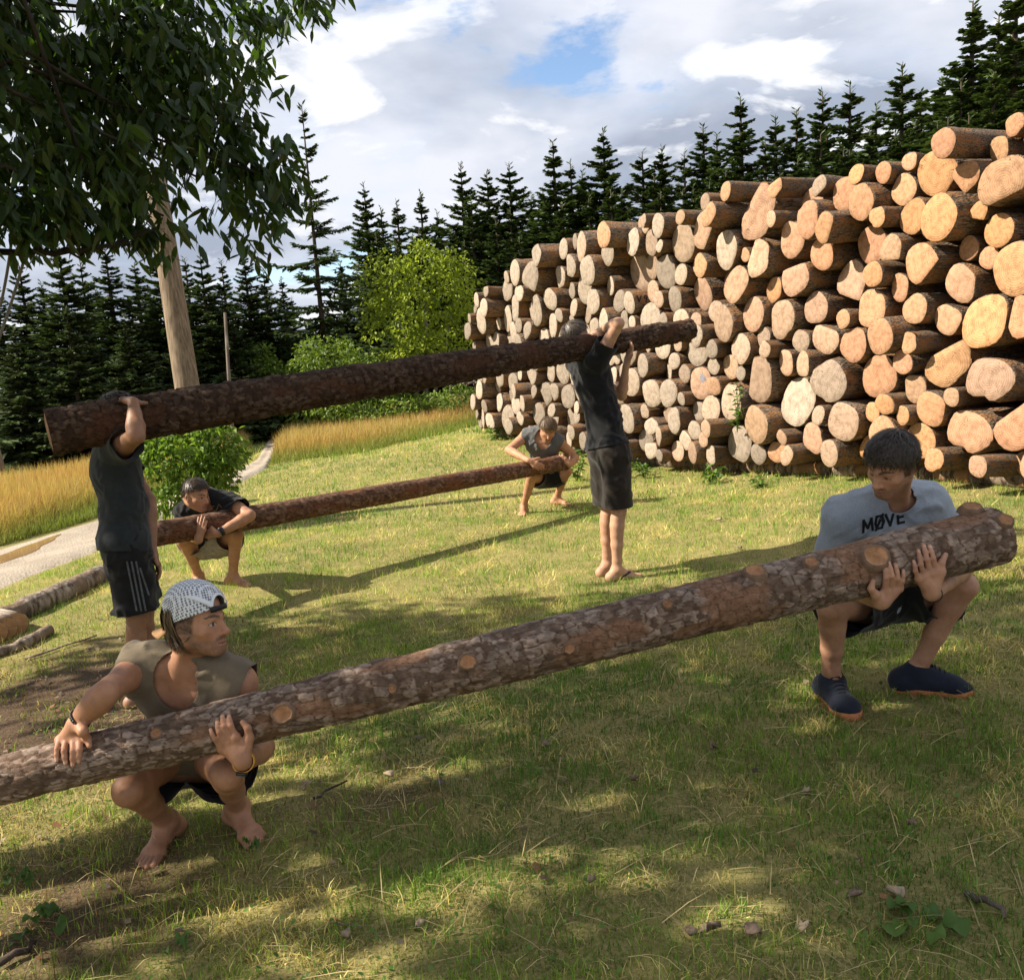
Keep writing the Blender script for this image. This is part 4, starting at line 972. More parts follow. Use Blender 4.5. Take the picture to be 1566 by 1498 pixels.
def uvs(c,r,n=10,m=8,sc3=(1,1,1)):
    V=[];
    for j in range(m+1):
        t=PI*j/m
        for k in range(n): a=2*PI*k/n; V.append((c[0]+r*sc3[0]*math.sin(t)*math.cos(a),c[1]+r*sc3[1]*math.sin(t)*math.sin(a),c[2]+r*sc3[2]*math.cos(t)))
    i=np.arange((m+1)*n).reshape(m+1,n); j=np.roll(i,-1,1); return np.array(V),[np.stack([i[:-1],i[1:],j[1:],j[:-1]],-1).reshape(-1,4)]
def torus(c,ax,R,r,n=24,m=6):
    ax=nrm(ax); x=nrm(np.cross(ax,[.2,.3,1])); y=np.cross(ax,x); V=[]
    for k in range(n):
        a=2*PI*k/n; d=x*math.cos(a)+y*math.sin(a)
        for l in range(m): b=2*PI*l/m; V.append(c+d*(R+r*math.cos(b))+ax*r*math.sin(b))
    i=np.arange(n*m).reshape(n,m); j=np.roll(i,-1,0); k=np.roll(i,-1,1); l=np.roll(j,-1,1); return np.array(V),[np.stack([i,j,l,k],-1).reshape(-1,4)]
def short_hair(P,c1,c2,n,length=.04,front=.05,lift=.012,seed=1,name='hair',w=.003,jit=.25):
    mh=mat_hair('hair_'+str(seed),c1,c2)
    def reg(q):
        hl=.062-.012*(np.abs(q[:,0])/.07)**2; side=np.where(q[:,1]>.01,.030+.03*sstep(.01,.06,q[:,1]),np.where(q[:,1]>-.034,.030,-.055))
        nz=.010*(vnoise(q*70)-.5); return (q[:,2]>side+nz)&~((q[:,1]>front)&(q[:,2]<hl+nz))
    def cov(q): return reg(q-np.array([0,0,.006]))
    return hair_strands(P,mh,n,reg,length,w,lift,seed,crown=(0,-.5,.85),cover=cov,jit=jit)
# --- B: squatting man on the right, grey tee
def shoe(P,A,f,zg,side,mat,msole,length=.285):
    s=np.cross(UP,f)*side; g=np.array([A[0],A[1],zg]); heel=g-f*.058; Fd=Field()
    Fd.cone(heel+UP*.050,A+UP*-.012,.043,.048,.03); Fd.ball(heel+UP*.042,.041,.03)
    Fd.cone(A-UP*.018+f*.02,heel+f*length*.62+UP*.046,.046,.036,.03,ax=s,asp=1.05)
    Fd.cone(heel+UP*.034,heel+f*length*.72+UP*.034+s*.006,.036,.034,.03,ax=s,asp=1.32)
    Fd.cone(heel+f*length*.70+UP*.031+s*.012,heel+f*(length-.042)+UP*.026+s*.008,.034,.024,.03,ax=s,asp=1.35)
    gA=lambda V:(A[2]+.022+((V-A)@f)*-.12)-V[:,2]
    gB=lambda V:V[:,2]-(zg+.014)
    up=garment('shoe',Fd,.005,mat,P.o,[gA,gB],wr=.0008,thick=.003,wscale=(30,30,30))
    Fs=Field(); Fs.cone(heel+UP*.016,heel+f*length*.72+UP*.016+s*.006,.040,.039,.03,ax=s,asp=1.22); Fs.cone(heel+f*length*.70+UP*.016+s*.012,heel+f*(length-.045)+UP*.017+s*.008,.039,.029,.03,ax=s,asp=1.28)
    garment('sole',Fs,.005,msole,up,[lambda V:(zg+.024+.010*sstep(.6,1,seg_t(V,heel,heel+f*length)))-V[:,2],lambda V:V[:,2]-(zg-.002)],wr=0.,thick=.004,wscale=(30,30,30))
    for k in range(5):
        c=lerp(A+f*.050+UP*.022,heel+f*length*.63+UP*.084,k/4); V,fl=tube([c-s*.026-UP*.010,c-s*.012+UP*.0035,c+s*.012+UP*.0035,c+s*.026-UP*.010],[.0032]*4,6); mk('lace',V,fl,M_LACE,up,smooth=True)
def person_b():
    P=Person(SK2); P.b=.95
    hr=np.array([1.475,3.50,.585]); hl=np.array([1.645,3.545,.585]); pel=(hr+hl)/2
    sr=at(1290,790,3.31); sl_=at(1418,770,3.31); nb=at(1366,764,3.29); f0=nrm(np.cross(nb-pel,hr-hl))
    w,c=spine(pel,nb,.035,f0); torso(P,pel,w,c,nb,sl_,sr,hl,hr,1.02)
    AR,KR=leg_squat(P,(1301,1102),(-.02,-1.),(1271,928),hr,1,.40,bare=False,length=.27,ah=.10)
    AL,KL=leg_squat(P,(1488,1061),(.93,-.36),(1473,895),hl,-1,.42,bare=False,length=.27,ah=.10)
    arms_report('B thighs',hr,KR,hr); arms_report('B thighs',hl,KL,hl)
    da=depth(H1(1360,870)); W=at(1347,921,da+.03); E=onsph(1266,885,sr,.28,False); limb_arm(P,sr,E,W,.92,1.05); arms_report('B right',sr,E,W)
    mcp=pts(H1,[(1353,905),(1362,905),(1370,903),(1376,900)],.017); pip=pts(H1,[(1355,883),(1364,881),(1373,885),(1380,888)],.015); tip=pts(H1,[(1352,865),(1358,859),(1369,863),(1381,872)],.0065)
    hand(P,W,mcp,pip,tip,(H1(1339,909,.020),H1(1332,900,.014),H1(1335,889,.009)),axis_n(mcp[1],G1A,G1B),1.06)
    da=depth(H1(1420,845)); W2=at(1424,908,da+.02); E2=onsph(1478,862,sl_,.28,False); limb_arm(P,sl_,E2,W2,.92,1.05); arms_report('B left',sl_,E2,W2)
    mcp=pts(H1,[(1432,874),(1422,877),(1413,881),(1405,885)],.016); pip=pts(H1,[(1427,854),(1417,855),(1408,863),(1400,873)],.015); tip=pts(H1,[(1421,835),(1412,834),(1404,842),(1397,858)],.0065)
    hand(P,W2,mcp,pip,tip,(H1(1439,874,.018),H1(1440,860,.014),H1(1446,848,.008)),axis_n(mcp[1],G1A,G1B),1.06)
    hc=at(1363,710,3.07)
    head(P,hc,-CR*.80-FW*.48-CU*.30,CU*.78-CR*.33-FW*.50,.90,True,stubble=.50,brow=(.04,.026,.018),hairline=(.02,.013,.010),lidded=.0062)
    o=build_body(P,'person','man in grey lettered t-shirt and navy trainers squatting at the thick log end',.0055,.003)
    tee=mat_cloth('grey_melange_jersey',(.235,.265,.305),.10,.9,700,.35)
    sh=shirt(P,tee,.66,(.064,.058,.048),(.030,.038),hem=pel+(w-pel)*.1,h=.006,inf=.002,flare=.022,wr=.0052)
    shorts(P,M_BLACKS,.70,(.110,.116),.06,.007,droop=np.array([0,.0,-.045]))
    short_hair(P,(.010,.007,.006),(.050,.034,.024),7500,.036,.062,.013,21,w=.0018,jit=.32)
    navy=mat_cloth('navy_knit',(.013,.016,.026),.25,.85,400); gum=plain('gum_sole',(.42,.16,.06),.7,.3,60)
    for (A,f,zg),sd in zip(P.feet,(1,-1)): shoe(P,A,f,zg,sd,navy,gum)
    band('wrist_cord',W2+nrm(E2-W2)*.012,W2-E2,.0305,.004,.003,plain('dark_cord',(.03,.025,.02),.6,.3,60),o)
    # printed word on the chest, laid on the cloth
    dg=bpy.context.evaluated_depsgraph_get(); bv=BVHTree.FromObject(sh,dg)
    def stroke(a,b,w):
        a=np.array(a,float);b=np.array(b,float); d=b-a; nn=np.array([-d[1],d[0]])/np.linalg.norm(d)*w/2; e=d/np.linalg.norm(d)*w*.3
        n=10; return [(a-e+(d+2*e)*k/n-nn,a-e+(d+2*e)*k/n+nn) for k in range(n+1)]
    letters=[('M',0,[((0,0),(.06,1)),((.06,1),(.36,.25)),((.36,.25),(.66,1)),((.66,1),(.72,0))]),('O',.95,[((.12,0),(0,.5)),((0,.5),(.12,1)),((.12,1),(.5,1)),((.5,1),(.62,.5)),((.62,.5),(.5,0)),((.5,0),(.12,0)),((.02,-.1),(.60,1.1))]),('V',1.75,[((0,1),(.3,0)),((.3,0),(.62,1))]),('E',2.62,[((.04,0),(.04,1)),((.04,1),(.5,1)),((.04,.5),(.45,.5)),((.04,0),(.5,0))])]
    O=np.array([1320.,814.]); ux=np.array([20.0,-5.2]); uy=np.array([-1.,-18.5]); parts=[]
    for _,x0,st in letters:
        for a,b in st:
            V=[]
            for p,q in stroke((a[0]+x0,a[1]),(b[0]+x0,b[1]),.20):
                for z in (p,q):
                    pp=O+ux*z[0]+uy*z[1]; v=ray(*pp); hit=bv.ray_cast(Vector(CAM),Vector(nrm(v)))
                    V.append(np.array(hit[0]+hit[1]*.0025*(1 if hit[1].dot(Vector(v))<0 else -1)) if hit[0] is not None else CAM+v*3.05)
            m=len(V)//2; i=np.arange(m)*2; parts.append((np.array(V),[np.stack([i[:-1],i[1:],i[1:]+1,i[:-1]+1],-1)]))
    V,fl=join(parts); mk('printed_word',V,fl,plain('black_print',(.012,.012,.013),.8,.2,100),sh,smooth=False)
    return P
M_LACE=plain('dark_lace',(.012,.013,.018),.8,.2,90)
# --- C: squatting man at the left end of the far log
def person_c():
    P=Person(SK3); P.b=.93
    pel=np.array([-2.46,6.74,.36]); lat=nrm(np.array([-1,.1,0])); hr=pel+lat*.09; hl=pel-lat*.09
    sr=at(284,783,6.50); sl_=at(350,769,6.48); nb=at(315,764,6.46); f0=nrm(np.cross(nb-pel,lat)); w,c=spine(pel,nb,.04,f0); torso(P,pel,w,c,nb,sl_,sr,hl,hr,.98)
    leg_squat(P,(296,903),(.1,-1),(281,826),hr,1,.41); leg_squat(P,(384,896),(.85,-.5),(362,815),hl,-1,.41)
    W=H2(304,826,.035); E=onsph(284,815,sr,.27,False); limb_arm(P,sr,E,W); 
    hand_frame(P,W,H2(309,800,.02)-W,nrm(CAM-W),-CR,(.1,.25,.3),.05)
    E2=onsph(382,788,sl_,.27,True); W2=H2(333,816,.055); limb_arm(P,sl_,E2,W2); arms_report('C left',sl_,E2,W2)
    hand_frame(P,W2,-CR+CU*.06+FW*.1,nrm(CAM-W2),CU,(.15,.35,.3),.04)
    head(P,at(300,757,6.36),CR*.90-FW*.36-CU*.16,CU*.95-FW*.2+CR*.12,.97,True,stubble=.2)
    o=build_body(P,'person','barefoot man in black t-shirt squatting beside the bush with the far log',.0085,.0055)
    s_=shirt(P,M_BLACK,.50,(.078,.070,.085),(.035,.008),hem=pel+(w-pel)*.1,h=.010,flare=.02,wr=.006)
    shorts(P,plain('beige_shorts_cloth',(.24,.21,.18),.85,.2,30),.62,(.110,.116),.05,.010)
    short_hair(P,(.02,.013,.009),(.08,.05,.03),1500,.03,.058,.010,31)
    band('watch',W2+nrm(E2-W2)*.03,W2-E2,.031,.03,.006,plain('black_watch',(.01,.01,.012),.4,.4,60),o)
    surf_strokes(s_,[((314,773),(318,783)),((318,783),(325,785)),((325,785),(331,780)),((331,780),(334,772)),((320,774),(323,778)),((327,773),(325,778)),((320,781),(329,780)),((334,770),(339,776)),((313,778),(309,782))],1.1,'chest_print',plain('tan_print',(.20,.14,.08),.8,.2,60))
    return P
def person_d():
    P=Person(SK3); P.b=.93
    pel=np.array([.39,9.20,.37]); lat=nrm(np.array([-1,-.25,0])); hr=pel+lat*.09; hl=pel-lat*.09
    sr=at(805,666,9.10); sl_=at(855,676,9.06); nb=at(832,664,9.04); f0=nrm(np.cross(nb-pel,lat)); w,c=spine(pel,nb,.04,f0); torso(P,pel,w,c,nb,sl_,sr,hl,hr,.98)
    leg_squat(P,(797,789),(-.2,-1),(813,727),hr,1,.41); leg_squat(P,(874,772),(.75,-.6),(867,721),hl,-1,.41)
    E=onsph(778,688,sr,.28,True); W=H2(808,704,.05); limb_arm(P,sr,E,W); arms_report('D right',sr,E,W)
    hand_frame(P,W,CR*.8-CU*.45-FW*.1,nrm(CAM-W),CU*.8+CR*.5,(.15,.4,.3),.06)
    E2=onsph(880,700,sl_,.27,False); W2=H2(872,711,.03); limb_arm(P,sl_,E2,W2); hand_frame(P,W2,-CR*.7+CU*.55-FW*.2,nrm(CAM-W2),CU*.6+CR*.6,(.2,.4,.4),.06)
    head(P,at(838,657,8.98),-FW*.75-CU*.66+CR*.05,CU*.74-FW*.66+CR*.10,.97,False,stubble=.1,eyes=False)
    o=build_body(P,'person','barefoot man in grey tank top squatting with bowed head before the log pile',.0095,.0065)
    shirt(P,mat_cloth('grey_tank_jersey',(.10,.098,.095),.2),.03,(.098,.09,.14),(.055,-.03),hem=pel+(w-pel)*.1,h=.010,inf=-.004,flare=.004,wr=.005)
    shorts(P,M_BLACKS,.5,(.106,.112),.05,.010)
    short_hair(P,(.05,.030,.016),(.20,.13,.07),1500,.06,.055,.014,41)
    return P
def person_l():
    P=Person((.27,.145,.085)); P.b=.95
    f=nrm([.90,.43,0]); lat=np.array([f[1],-f[0],0])
    pel=at(189,828,4.58); hr=pel+lat*.09; hl=pel-lat*.09
    sr=at(178,690,4.42); sl_=sr-lat*.37+UP*.01; nb=(sr+sl_)/2+UP*.055-f*.02; w,c=spine(pel,nb,-.0,f); c=c+f*.005; w=w+f*.03; torso(P,pel,w,c,nb,sl_,sr,hl,hr,.90)
    z0=pel-UP*.9
    for H,sd,o_ in ((hr,1,.0),(hl,-1,.08)):
        fx=(H-f*.02+f*o_)[:2]; stand_leg(P,H,fx,f,sd)
    E=at(209,666,4.20); W=at(204,615,4.275); limb_arm(P,sr,E,W,.95,1.05); arms_report('L right',sr,E,W)
    hand_frame(P,W,nrm(UP*.25+FW*.7-CR*.65),nrm(UP*.8-FW*.3),CR*.9+FW*.4,(.5,.5,.4),.05)
    E2=at(226,765,4.72); W2=at(232,840,4.62); limb_arm(P,sl_,E2,W2); arms_report('L left',sl_,E2,W2); hand_frame(P,W2,-UP*.9+CR*.25,nrm(CR*.6+FW*.6),-FW*.6+CR*.4,(.2,.3,.3),.06)
    head(P,nb+UP*.125-lat*.11+f*.06,f-UP*.2,UP-lat*.25+f*.2,.90,False,stubble=.1,eyes=False)
    o=build_body(P,'person','standing man in black t-shirt and striped shorts carrying the thick dark end',.0075,.0055)
    short_hair(P,(.02,.014,.010),(.09,.06,.04),1200,.03,.055,.010,61)
    tee=mat_cloth('charcoal_jersey',(.022,.026,.027),.25)
    sh=shirt(P,tee,.52,(.078,.070,.085),(.035,.008),hem=pel-UP*.045,h=.009,flare=.022,wr=.0045,loose=.98)
    so=shorts(P,M_BLACKS,.90,(.104,.108),.10,.009,b=.97)
    # three thin side stripes, seat panel
    dg=bpy.context.evaluated_depsgraph_get(); bv=BVHTree.FromObject(so,dg); ms=plain('grey_stripe',(.085,.09,.095),.8,.2,60)
    for k,(a,b) in enumerate((((194,858),(209,934)),((201,858),(216,934)),((208,858),(223,934)),((150,838),(184,846)),((214,868),(228,910)))):
        V=[]
        for t in np.linspace(0,1,14):
            for s_ in (-1,1):
                pp=np.array(a)*(1-t)+np.array(b)*t+ (np.array([s_*1.5,0]) if k!=3 else np.array([0,s_*2.2])) ; v=ray(*pp); hit=bv.ray_cast(Vector(CAM),Vector(nrm(v))); V.append(np.array(hit[0]-Vector(nrm(v))*.003) if hit[0] is not None else None)
        if any(v is None for v in V): continue
        i=np.arange(14)*2; mk('stripe' if k<3 else 'piping',np.array(V),np.stack([i[:-1],i[1:],i[1:]+1,i[:-1]+1],-1),ms,so)
    return P
def person_r():
    P=Person((.44,.26,.165)); P.b=.93
    f=nrm([.93,.30,0]); lat=np.array([f[1],-f[0],0])
    pel=at(931,690,6.03); hr=pel+lat*.09; hl=pel-lat*.09
    sr=at(913,555,5.84); sl_=sr-lat*.36; nb=(sr+sl_)/2+UP*.05-f*.01; w,c=spine(pel,nb,0,f); w=w+f*.022; c=c+f*.008; torso(P,pel,w,c,nb,sl_,sr,hl,hr,.88)
    pa=ground(944,886); pb=ground(927,884); 
    stand_leg(P,hr,pa[:2],f,1,bare=True); stand_leg(P,hl,pb[:2]+np.array([.02,.1]),f,-1,bare=True)
    E=at(946,494,5.68); W=at(921,505,5.86); limb_arm(P,sr,E,W,.92,1.0); arms_report('R right',sr,E,W)
    hand_frame(P,W,-CR*.8-CU*.25+FW*.35,nrm(CU*.8-FW*.5),-CU*.2-FW*.5+CR*.3,(.35,.4,.4),.05)
    W2=at(957,562,6.03); E2=at(951,605,6.16); limb_arm(P,sl_,E2,W2,.85); arms_report('R left',sl_,E2,W2); hand_frame(P,W2,UP*.95+CR*.30,nrm(CR*.8-UP*.2),-FW*.8+CR*.35,(.15,.25,.2),.22)
    head(P,nb+UP*.135-lat*.085-f*.015,f-UP*.05-lat*.1,UP-lat*.25-f*.1,.90,False,stubble=.1,eyes=False)
    o=build_body(P,'person','standing man in black clothes and flip-flops carrying the log beside the pile',.0075,.0055)
    shirt(P,M_BLACK,.52,(.078,.070,.085),(.035,.008),hem=pel+UP*.035,h=.009,flare=.022,wr=.0045,loose=.98)
    shorts(P,mat_cloth('dark_brown_shorts_cloth',(.022,.017,.013),.25,.7),.93,(.104,.110),.12,.009,b=.96)
    short_hair(P,(.03,.022,.016),(.12,.09,.065),1500,.06,.055,.014,51)
    rub=plain('black_rubber',(.012,.012,.012),.6,.3,80)
    for (A,ff,zg),sd in zip(P.feet,(1,-1)):
        s=np.cross(UP,ff)*sd; heel=np.array([A[0],A[1],zg])-ff*.055; Fs=Field(); Fs.cone(heel,heel+ff*.15,.036,.040,.03,ax=s,asp=1.0); Fs.cone(heel+ff*.15,heel+ff*.225,.043,.036,.03,ax=s,asp=1.08)
        sole=garment('flip_flop_sole',Fs,.006,rub,o,[lambda V:(zg+.004)-V[:,2],lambda V:V[:,2]-(zg-.014)],wr=0.,thick=.002)
        toe=heel+ff*.185+s*.018+UP*.03
        for q in (-1,1):
            V,fl=tube([toe,heel+ff*.14+s*.025*q+UP*.056,heel+ff*.085+s*.040*q+UP*.030,heel+ff*.075+s*.040*q+UP*.0],[.006,.008,.008,.007],8); mk('strap',V,fl,rub,sole,smooth=True)
    return P
def surf_strokes(ob,strokes,wd,name,mat):
    dg=bpy.context.evaluated_depsgraph_get(); bv=BVHTree.FromObject(ob,dg); parts=[]
    for a,b in strokes:
        a=np.array(a,float);b=np.array(b,float);d=b-a;nn=np.array([-d[1],d[0]])/np.linalg.norm(d)*wd/2; V=[]
        for k in range(5):
            for s_ in (-1,1):
                v=nrm(ray(*(a+d*k/4+nn*s_))); h=bv.ray_cast(Vector(CAM),Vector(v)); V.append(None if h[0] is None else np.array(h[0])-v*.004)
        if any(v is None for v in V): continue
        i=np.arange(5)*2; parts.append((np.array(V),[np.stack([i[:-1],i[1:],i[1:]+1,i[:-1]+1],-1)]))
    if parts: V,fl=join(parts); mk(name,V,fl,mat,ob)
PEOPLE=[fn() for fn in (person_a,person_b,person_c,person_d,person_l,person_r)]
# ------------------------------------------------------------------ trees
def mat_leaf(name,c1,c2,trans,fac=.35,rough=.55,spec=.3):
    t=NT(name,rough,spec); a=t.attr('Col'); r=t.orand()
    sep=t.n('ShaderNodeSeparateColor'); t.l(a,sep.inputs[0])
    c=t.mix(sep.outputs[0],c1,c2); c=t.mix(t.mth('MULTIPLY',r,.5),c,t.mix(1.,c,(.7,.72,.6),'MULTIPLY')); t.col(c); t.translucent(t.mix(1.,c,trans,'MULTIPLY'),fac); return t.m
M_NEEDLE=mat_leaf('spruce_needles',(.024,.042,.016),(.085,.122,.036),(1.2,1.3,.7),.18)
M_NEEDLE2=mat_leaf('sparse_spruce_needles',(.025,.042,.015),(.070,.105,.030),(1.2,1.3,.7),.2)  # needle greens used only by the sparse spruce
M_TRUNK=mat_bark('trunk_bark',(.05,.038,.030),(.14,.11,.088),(.10,.08,.06),.4)
M_PALE=mat_bark('pale_stem_bark',(.13,.11,.09),(.32,.28,.23),(.2,.17,.14),.5)
def quads(C0,D,S,L,W,rg=None,droop=None):
    """leaf cards: base C0, direction D, side S, length L, width W -> two triangles folded at the midrib"""
    n=len(C0); L=np.asarray(L).reshape(-1,1); W=np.asarray(W).reshape(-1,1); N=np.cross(D,S)
    m=C0+D*L*.5; a=m+S*W*.5-N*W*.12; b=m-S*W*.5-N*W*.12; t=C0+D*L
    if droop is not None: t=t+np.array([0,0,-1.])*droop*L
    V=np.stack([C0,a,t,b],1).reshape(-1,3); i=np.arange(n)[:,None]*4; return V,np.concatenate([i+np.array([[0,1,2]]),i+np.array([[0,2,3]])])
def unit(v): return v/(np.linalg.norm(v,axis=-1,keepdims=True)+1e-9)
def spruce(seed,h=1.,R=.2,whorls=26,per=8,tw=14,sparse=0.,lo=.05,tws=1.):
    rg=np.random.default_rng(seed); B=[];Dr=[];Ln=[]
    for w in range(whorls):
        t=(w+.35*rg.random())/whorls; z=lo+(.985-lo)*t; ln=R*((1-t)**.92)*(1-.3*(t<.1))*rg.uniform(.8,1.12)+.006
        n=max(4,int(per*(1-.35*t)));
        for k in range(n):
            if rg.random()<sparse: continue
            a=2*PI*(k+rg.random()*.9)/n+w*2.4; l=ln*rg.uniform(.5,1.2); el=.75*t-.22+rg.normal()*.09
            B.append((0,0,z+rg.normal()*.008)); Dr.append((math.cos(a)*math.cos(el),math.sin(a)*math.cos(el),math.sin(el))); Ln.append(l)
    B=np.array(B);Dr=np.array(Dr);Ln=np.array(Ln); s=(np.arange(tw)+.7)/tw; rel=np.clip(Ln/R,.06,1.2)
    sag=(-.30*s**1.1+.30*s**2.6)[None,:]*Ln[:,None]
    P=B[:,None,:]+Dr[:,None,:]*(s[None,:,None]*Ln[:,None,None])+np.array([0,0,1.])*sag[...,None]
    sd=unit(np.cross(Dr,[0,0,1.])); Cs=[];Ds=[];Ss=[];Ls=[];Ws=[];Co=[]
    def add(C,D,S,L,W,K): Cs.append(C.reshape(-1,3));Ds.append(D.reshape(-1,3));Ss.append(S.reshape(-1,3));Ls.append(L.ravel());Ws.append(W.ravel());Co.append(K.ravel())
    for sg in (-1,1):
        j=rg.normal(size=P.shape)*.20
        d=unit(Dr[:,None,:]*.8+sd[:,None,:]*sg*.8+np.array([0,0,-.22])+j); tl=(.34*(1.05-s)[None,:]+.10)*Ln[:,None]*rg.uniform(.6,1.3,P.shape[:2])+.006
        add(P,d,unit(np.cross(d,unit(np.array([0,0,1.])+rg.normal(size=P.shape)*.35))),tl,tws*(.0035+.0085*rel[:,None])*rg.uniform(.7,1.4,tl.shape),np.clip(.2+.7*s[None,:]+rg.normal(size=tl.shape)*.2,0,1))
    d=unit(np.array([0,0,-1.])+rg.normal(size=P.shape)*.35+Dr[:,None,:]*.5); tl=rg.uniform(.05,.16,P.shape[:2])*Ln[:,None]+.003
    add(P,d,unit(np.cross(d,rg.normal(size=P.shape))),tl,tws*(.003+.007*rel[:,None])*np.ones_like(tl),np.clip(.25+rg.normal(size=tl.shape)*.2,0,1))
    # needles along the branch itself
    d=unit(Dr[:,None,:]+rg.normal(size=P.shape)*.15+np.array([0,0,.12])); tl=Ln[:,None]*1.5/tw*np.ones(P.shape[:2])+.004
    add(P,d,unit(np.cross(d,unit(np.array([0,0,1.])+rg.normal(size=P.shape)*.6))),tl,tws*(.004+.008*rel[:,None])*np.ones_like(tl),np.clip(.35+.5*s[None,:]+rg.normal(size=tl.shape)*.2,0,1))
    # leader
    n=14; zz=np.linspace(.94,1.0,n); C=np.stack([np.zeros(n),np.zeros(n),zz],-1); a=rg.uniform(0,6.28,n); D=unit(np.stack([np.cos(a),np.sin(a),np.full(n,1.2)],-1)); add(C,D,unit(np.cross(D,rg.normal(size=(n,3)))),.02*np.ones(n),.005*np.ones(n),.6*np.ones(n))
    V,T=quads(np.concatenate(Cs),np.concatenate(Ds),np.concatenate(Ss),np.concatenate(Ls),np.concatenate(Ws)); col=np.repeat(np.concatenate(Co),4)
    q_=.6 if seed==140 else 1.; tv,tf=tube([(0,0,-.03),(0,0,.35),(0,0,.7),(0,0,1.0)],[.016*q_,.011*q_,.006*q_,.001],7); tr=[(tv,tf)]
    for b,dd,l,sg in zip(B,Dr,Ln,sag):
        e=b+dd*l*.9+np.array([0,0,sg[-2]]); x=np.cross(dd,[0,0,1.]); x=x/np.linalg.norm(x)*.0014; z=np.array([0,0,.0014]); tr.append((np.array([b+x,b-x,b+z,e]),[np.array([(0,1,3),(1,2,3),(2,0,3)])]))
    wv,wf=join(tr)
    return (V,T,np.stack([col]*3,-1)),(wv,wf)
SPR=[]
for k,(R,wh,pr,tw,sp,lo) in enumerate(((.25,27,10,15,0,.02),(.22,29,9,14,.03,.02),(.29,26,10,16,0,.02),(.20,29,9,14,.06,.03),(.25,25,9,15,.10,.03))):
    (V,T,c),(wv,wf)=spruce(100+k,1.,R,wh,pr,tw,sp,lo,1.75)
    o1=mk('crown',V,T,M_NEEDLE,col=c); o2=mk('trunk',wv,wf,M_TRUNK,smooth=True); SPR.append((o1.data,o2.data)); bpy.data.objects.remove(o1); bpy.data.objects.remove(o2)
(V,T,c),(wv,wf)=spruce(140,1.,.17,22,7,18,.14,.06,1.15); o1=mk('crown',V,T,M_NEEDLE2,col=c); o2=mk('trunk',wv,wf,M_TRUNK,smooth=True); SPR.append((o1.data,o2.data)); bpy.data.objects.remove(o1); bpy.data.objects.remove(o2)
TN=[0]
def add_spruce(px,ytop,d,var=None,wide=1.,label=None,lean=0.):
    p=at(px,700,d); x,y=p[0],p[1]; 
    top=at(px,ytop,d); x,y=top[0],top[1]; z0=gz1(x,y)-.1; h=top[2]-z0; k=TN[0]%5 if var is None else var; TN[0]+=1; rg=random.Random(TN[0]*7+3)
    e=bpy.data.objects.new('spruce_tree',None); COL.objects.link(e); e.location=(x,y,z0); e.rotation_euler=(0,lean,rg.uniform(0,6.28)); w=h*wide*rg.uniform(.9,1.1); e.scale=(w,w,h)
    for nm,me in zip(('crown','trunk'),SPR[k]):
        o=bpy.data.objects.new(nm,me); COL.objects.link(o); o.parent=e
    tag(e,label,'tree','spruces in the forest'); return e
RT=[(1556,-40,24),(1528,20,27),(1488,2,26),(1442,118,30),(1408,140,33),(1380,98,31),(1340,160,33),(1300,128,34),(1258,140,35),(1218,168,36),(1186,178,38),(1132,148,36),(1096,205,38),(1075,190,40),(1046,232,40),(1012,226,42),(982,232,42),(922,198,40),(890,262,42),(872,248,44),(845,216,40),(812,300,44),(778,250,45),(744,262,46),(704,250,44),(668,322,46),(642,294,45),(606,308,46),(556,282,42),(582,318,47),(1170,215,33),(1255,205,31),(1330,195,30),(1400,185,28),(1470,120,25),(1000,270,38),(950,290,38),(830,290,42),(720,300,42),(1110,260,34),(1060,285,36),(900,300,38),(860,310,38),(780,320,40),(690,350,40),(630,360,40),(575,360,38),(1220,240,30),(1290,225,29),(1450,180,24),(1520,110,23)]
_q=sorted(RT); _r=random.Random(8)
for _x in range(575,1560,36): RT.append((_x+_r.randint(-9,9),int(np.interp(_x,[q[0] for q in _q],[q[1] for q in _q])+_r.randint(45,95)),_r.uniform(31,37)-(8 if _x>1350 else 0)))
ORD='first second third fourth fifth sixth seventh eighth ninth tenth eleventh twelfth thirteenth fourteenth fifteenth sixteenth seventeenth eighteenth nineteenth twentieth twenty-first twenty-second twenty-third twenty-fourth twenty-fifth twenty-sixth twenty-seventh twenty-eighth twenty-ninth thirtieth thirty-first thirty-second thirty-third thirty-fourth thirty-fifth'.split()
RT.sort(key=lambda t:t[0])
for i,(x,y,d) in enumerate(RT):
    side='behind the bright green tree' if x<735 else ('above the far half of the log pile' if x<1120 else 'above the near half of the log pile')
    grp=[q for q in RT if (q[0]<735)==(x<735) and (q[0]<1120)==(x<1120)]; k=grp.index((x,y,d))
    add_spruce(x,y,d,None,1.7 if x>735 else 1.5,'%s dark spruce from the left among those %s'%(ORD[k],side))
LT=[(45,455,27),(145,440,27),(225,440,28),(320,440,28),(385,445,29),(445,455,30),(-60,395,22),(-10,430,24),(28,400,24),(62,430,25),(88,372,22),(122,398,26),(160,380,24),(205,402,27),(240,372,25),(282,395,27),(305,385,24),(338,398,27),(372,388,26),(402,410,28),(430,425,30),(20,500,20),(100,470,20),(190,480,21),(270,470,23),(350,470,24),(410,470,27),(500,470,34),(520,400,36)]
LT.sort(key=lambda t:t[0])
for i,(x,y,d) in enumerate(LT): add_spruce(x,y,d,i%3,1.6,'%s spruce from the left in the dark wood behind the leaning pole'%ORD[i])
add_spruce(462,165,25,5,1.2,'tall thin spruce with sparse drooping branches left of the bright tree',lean=-.03)
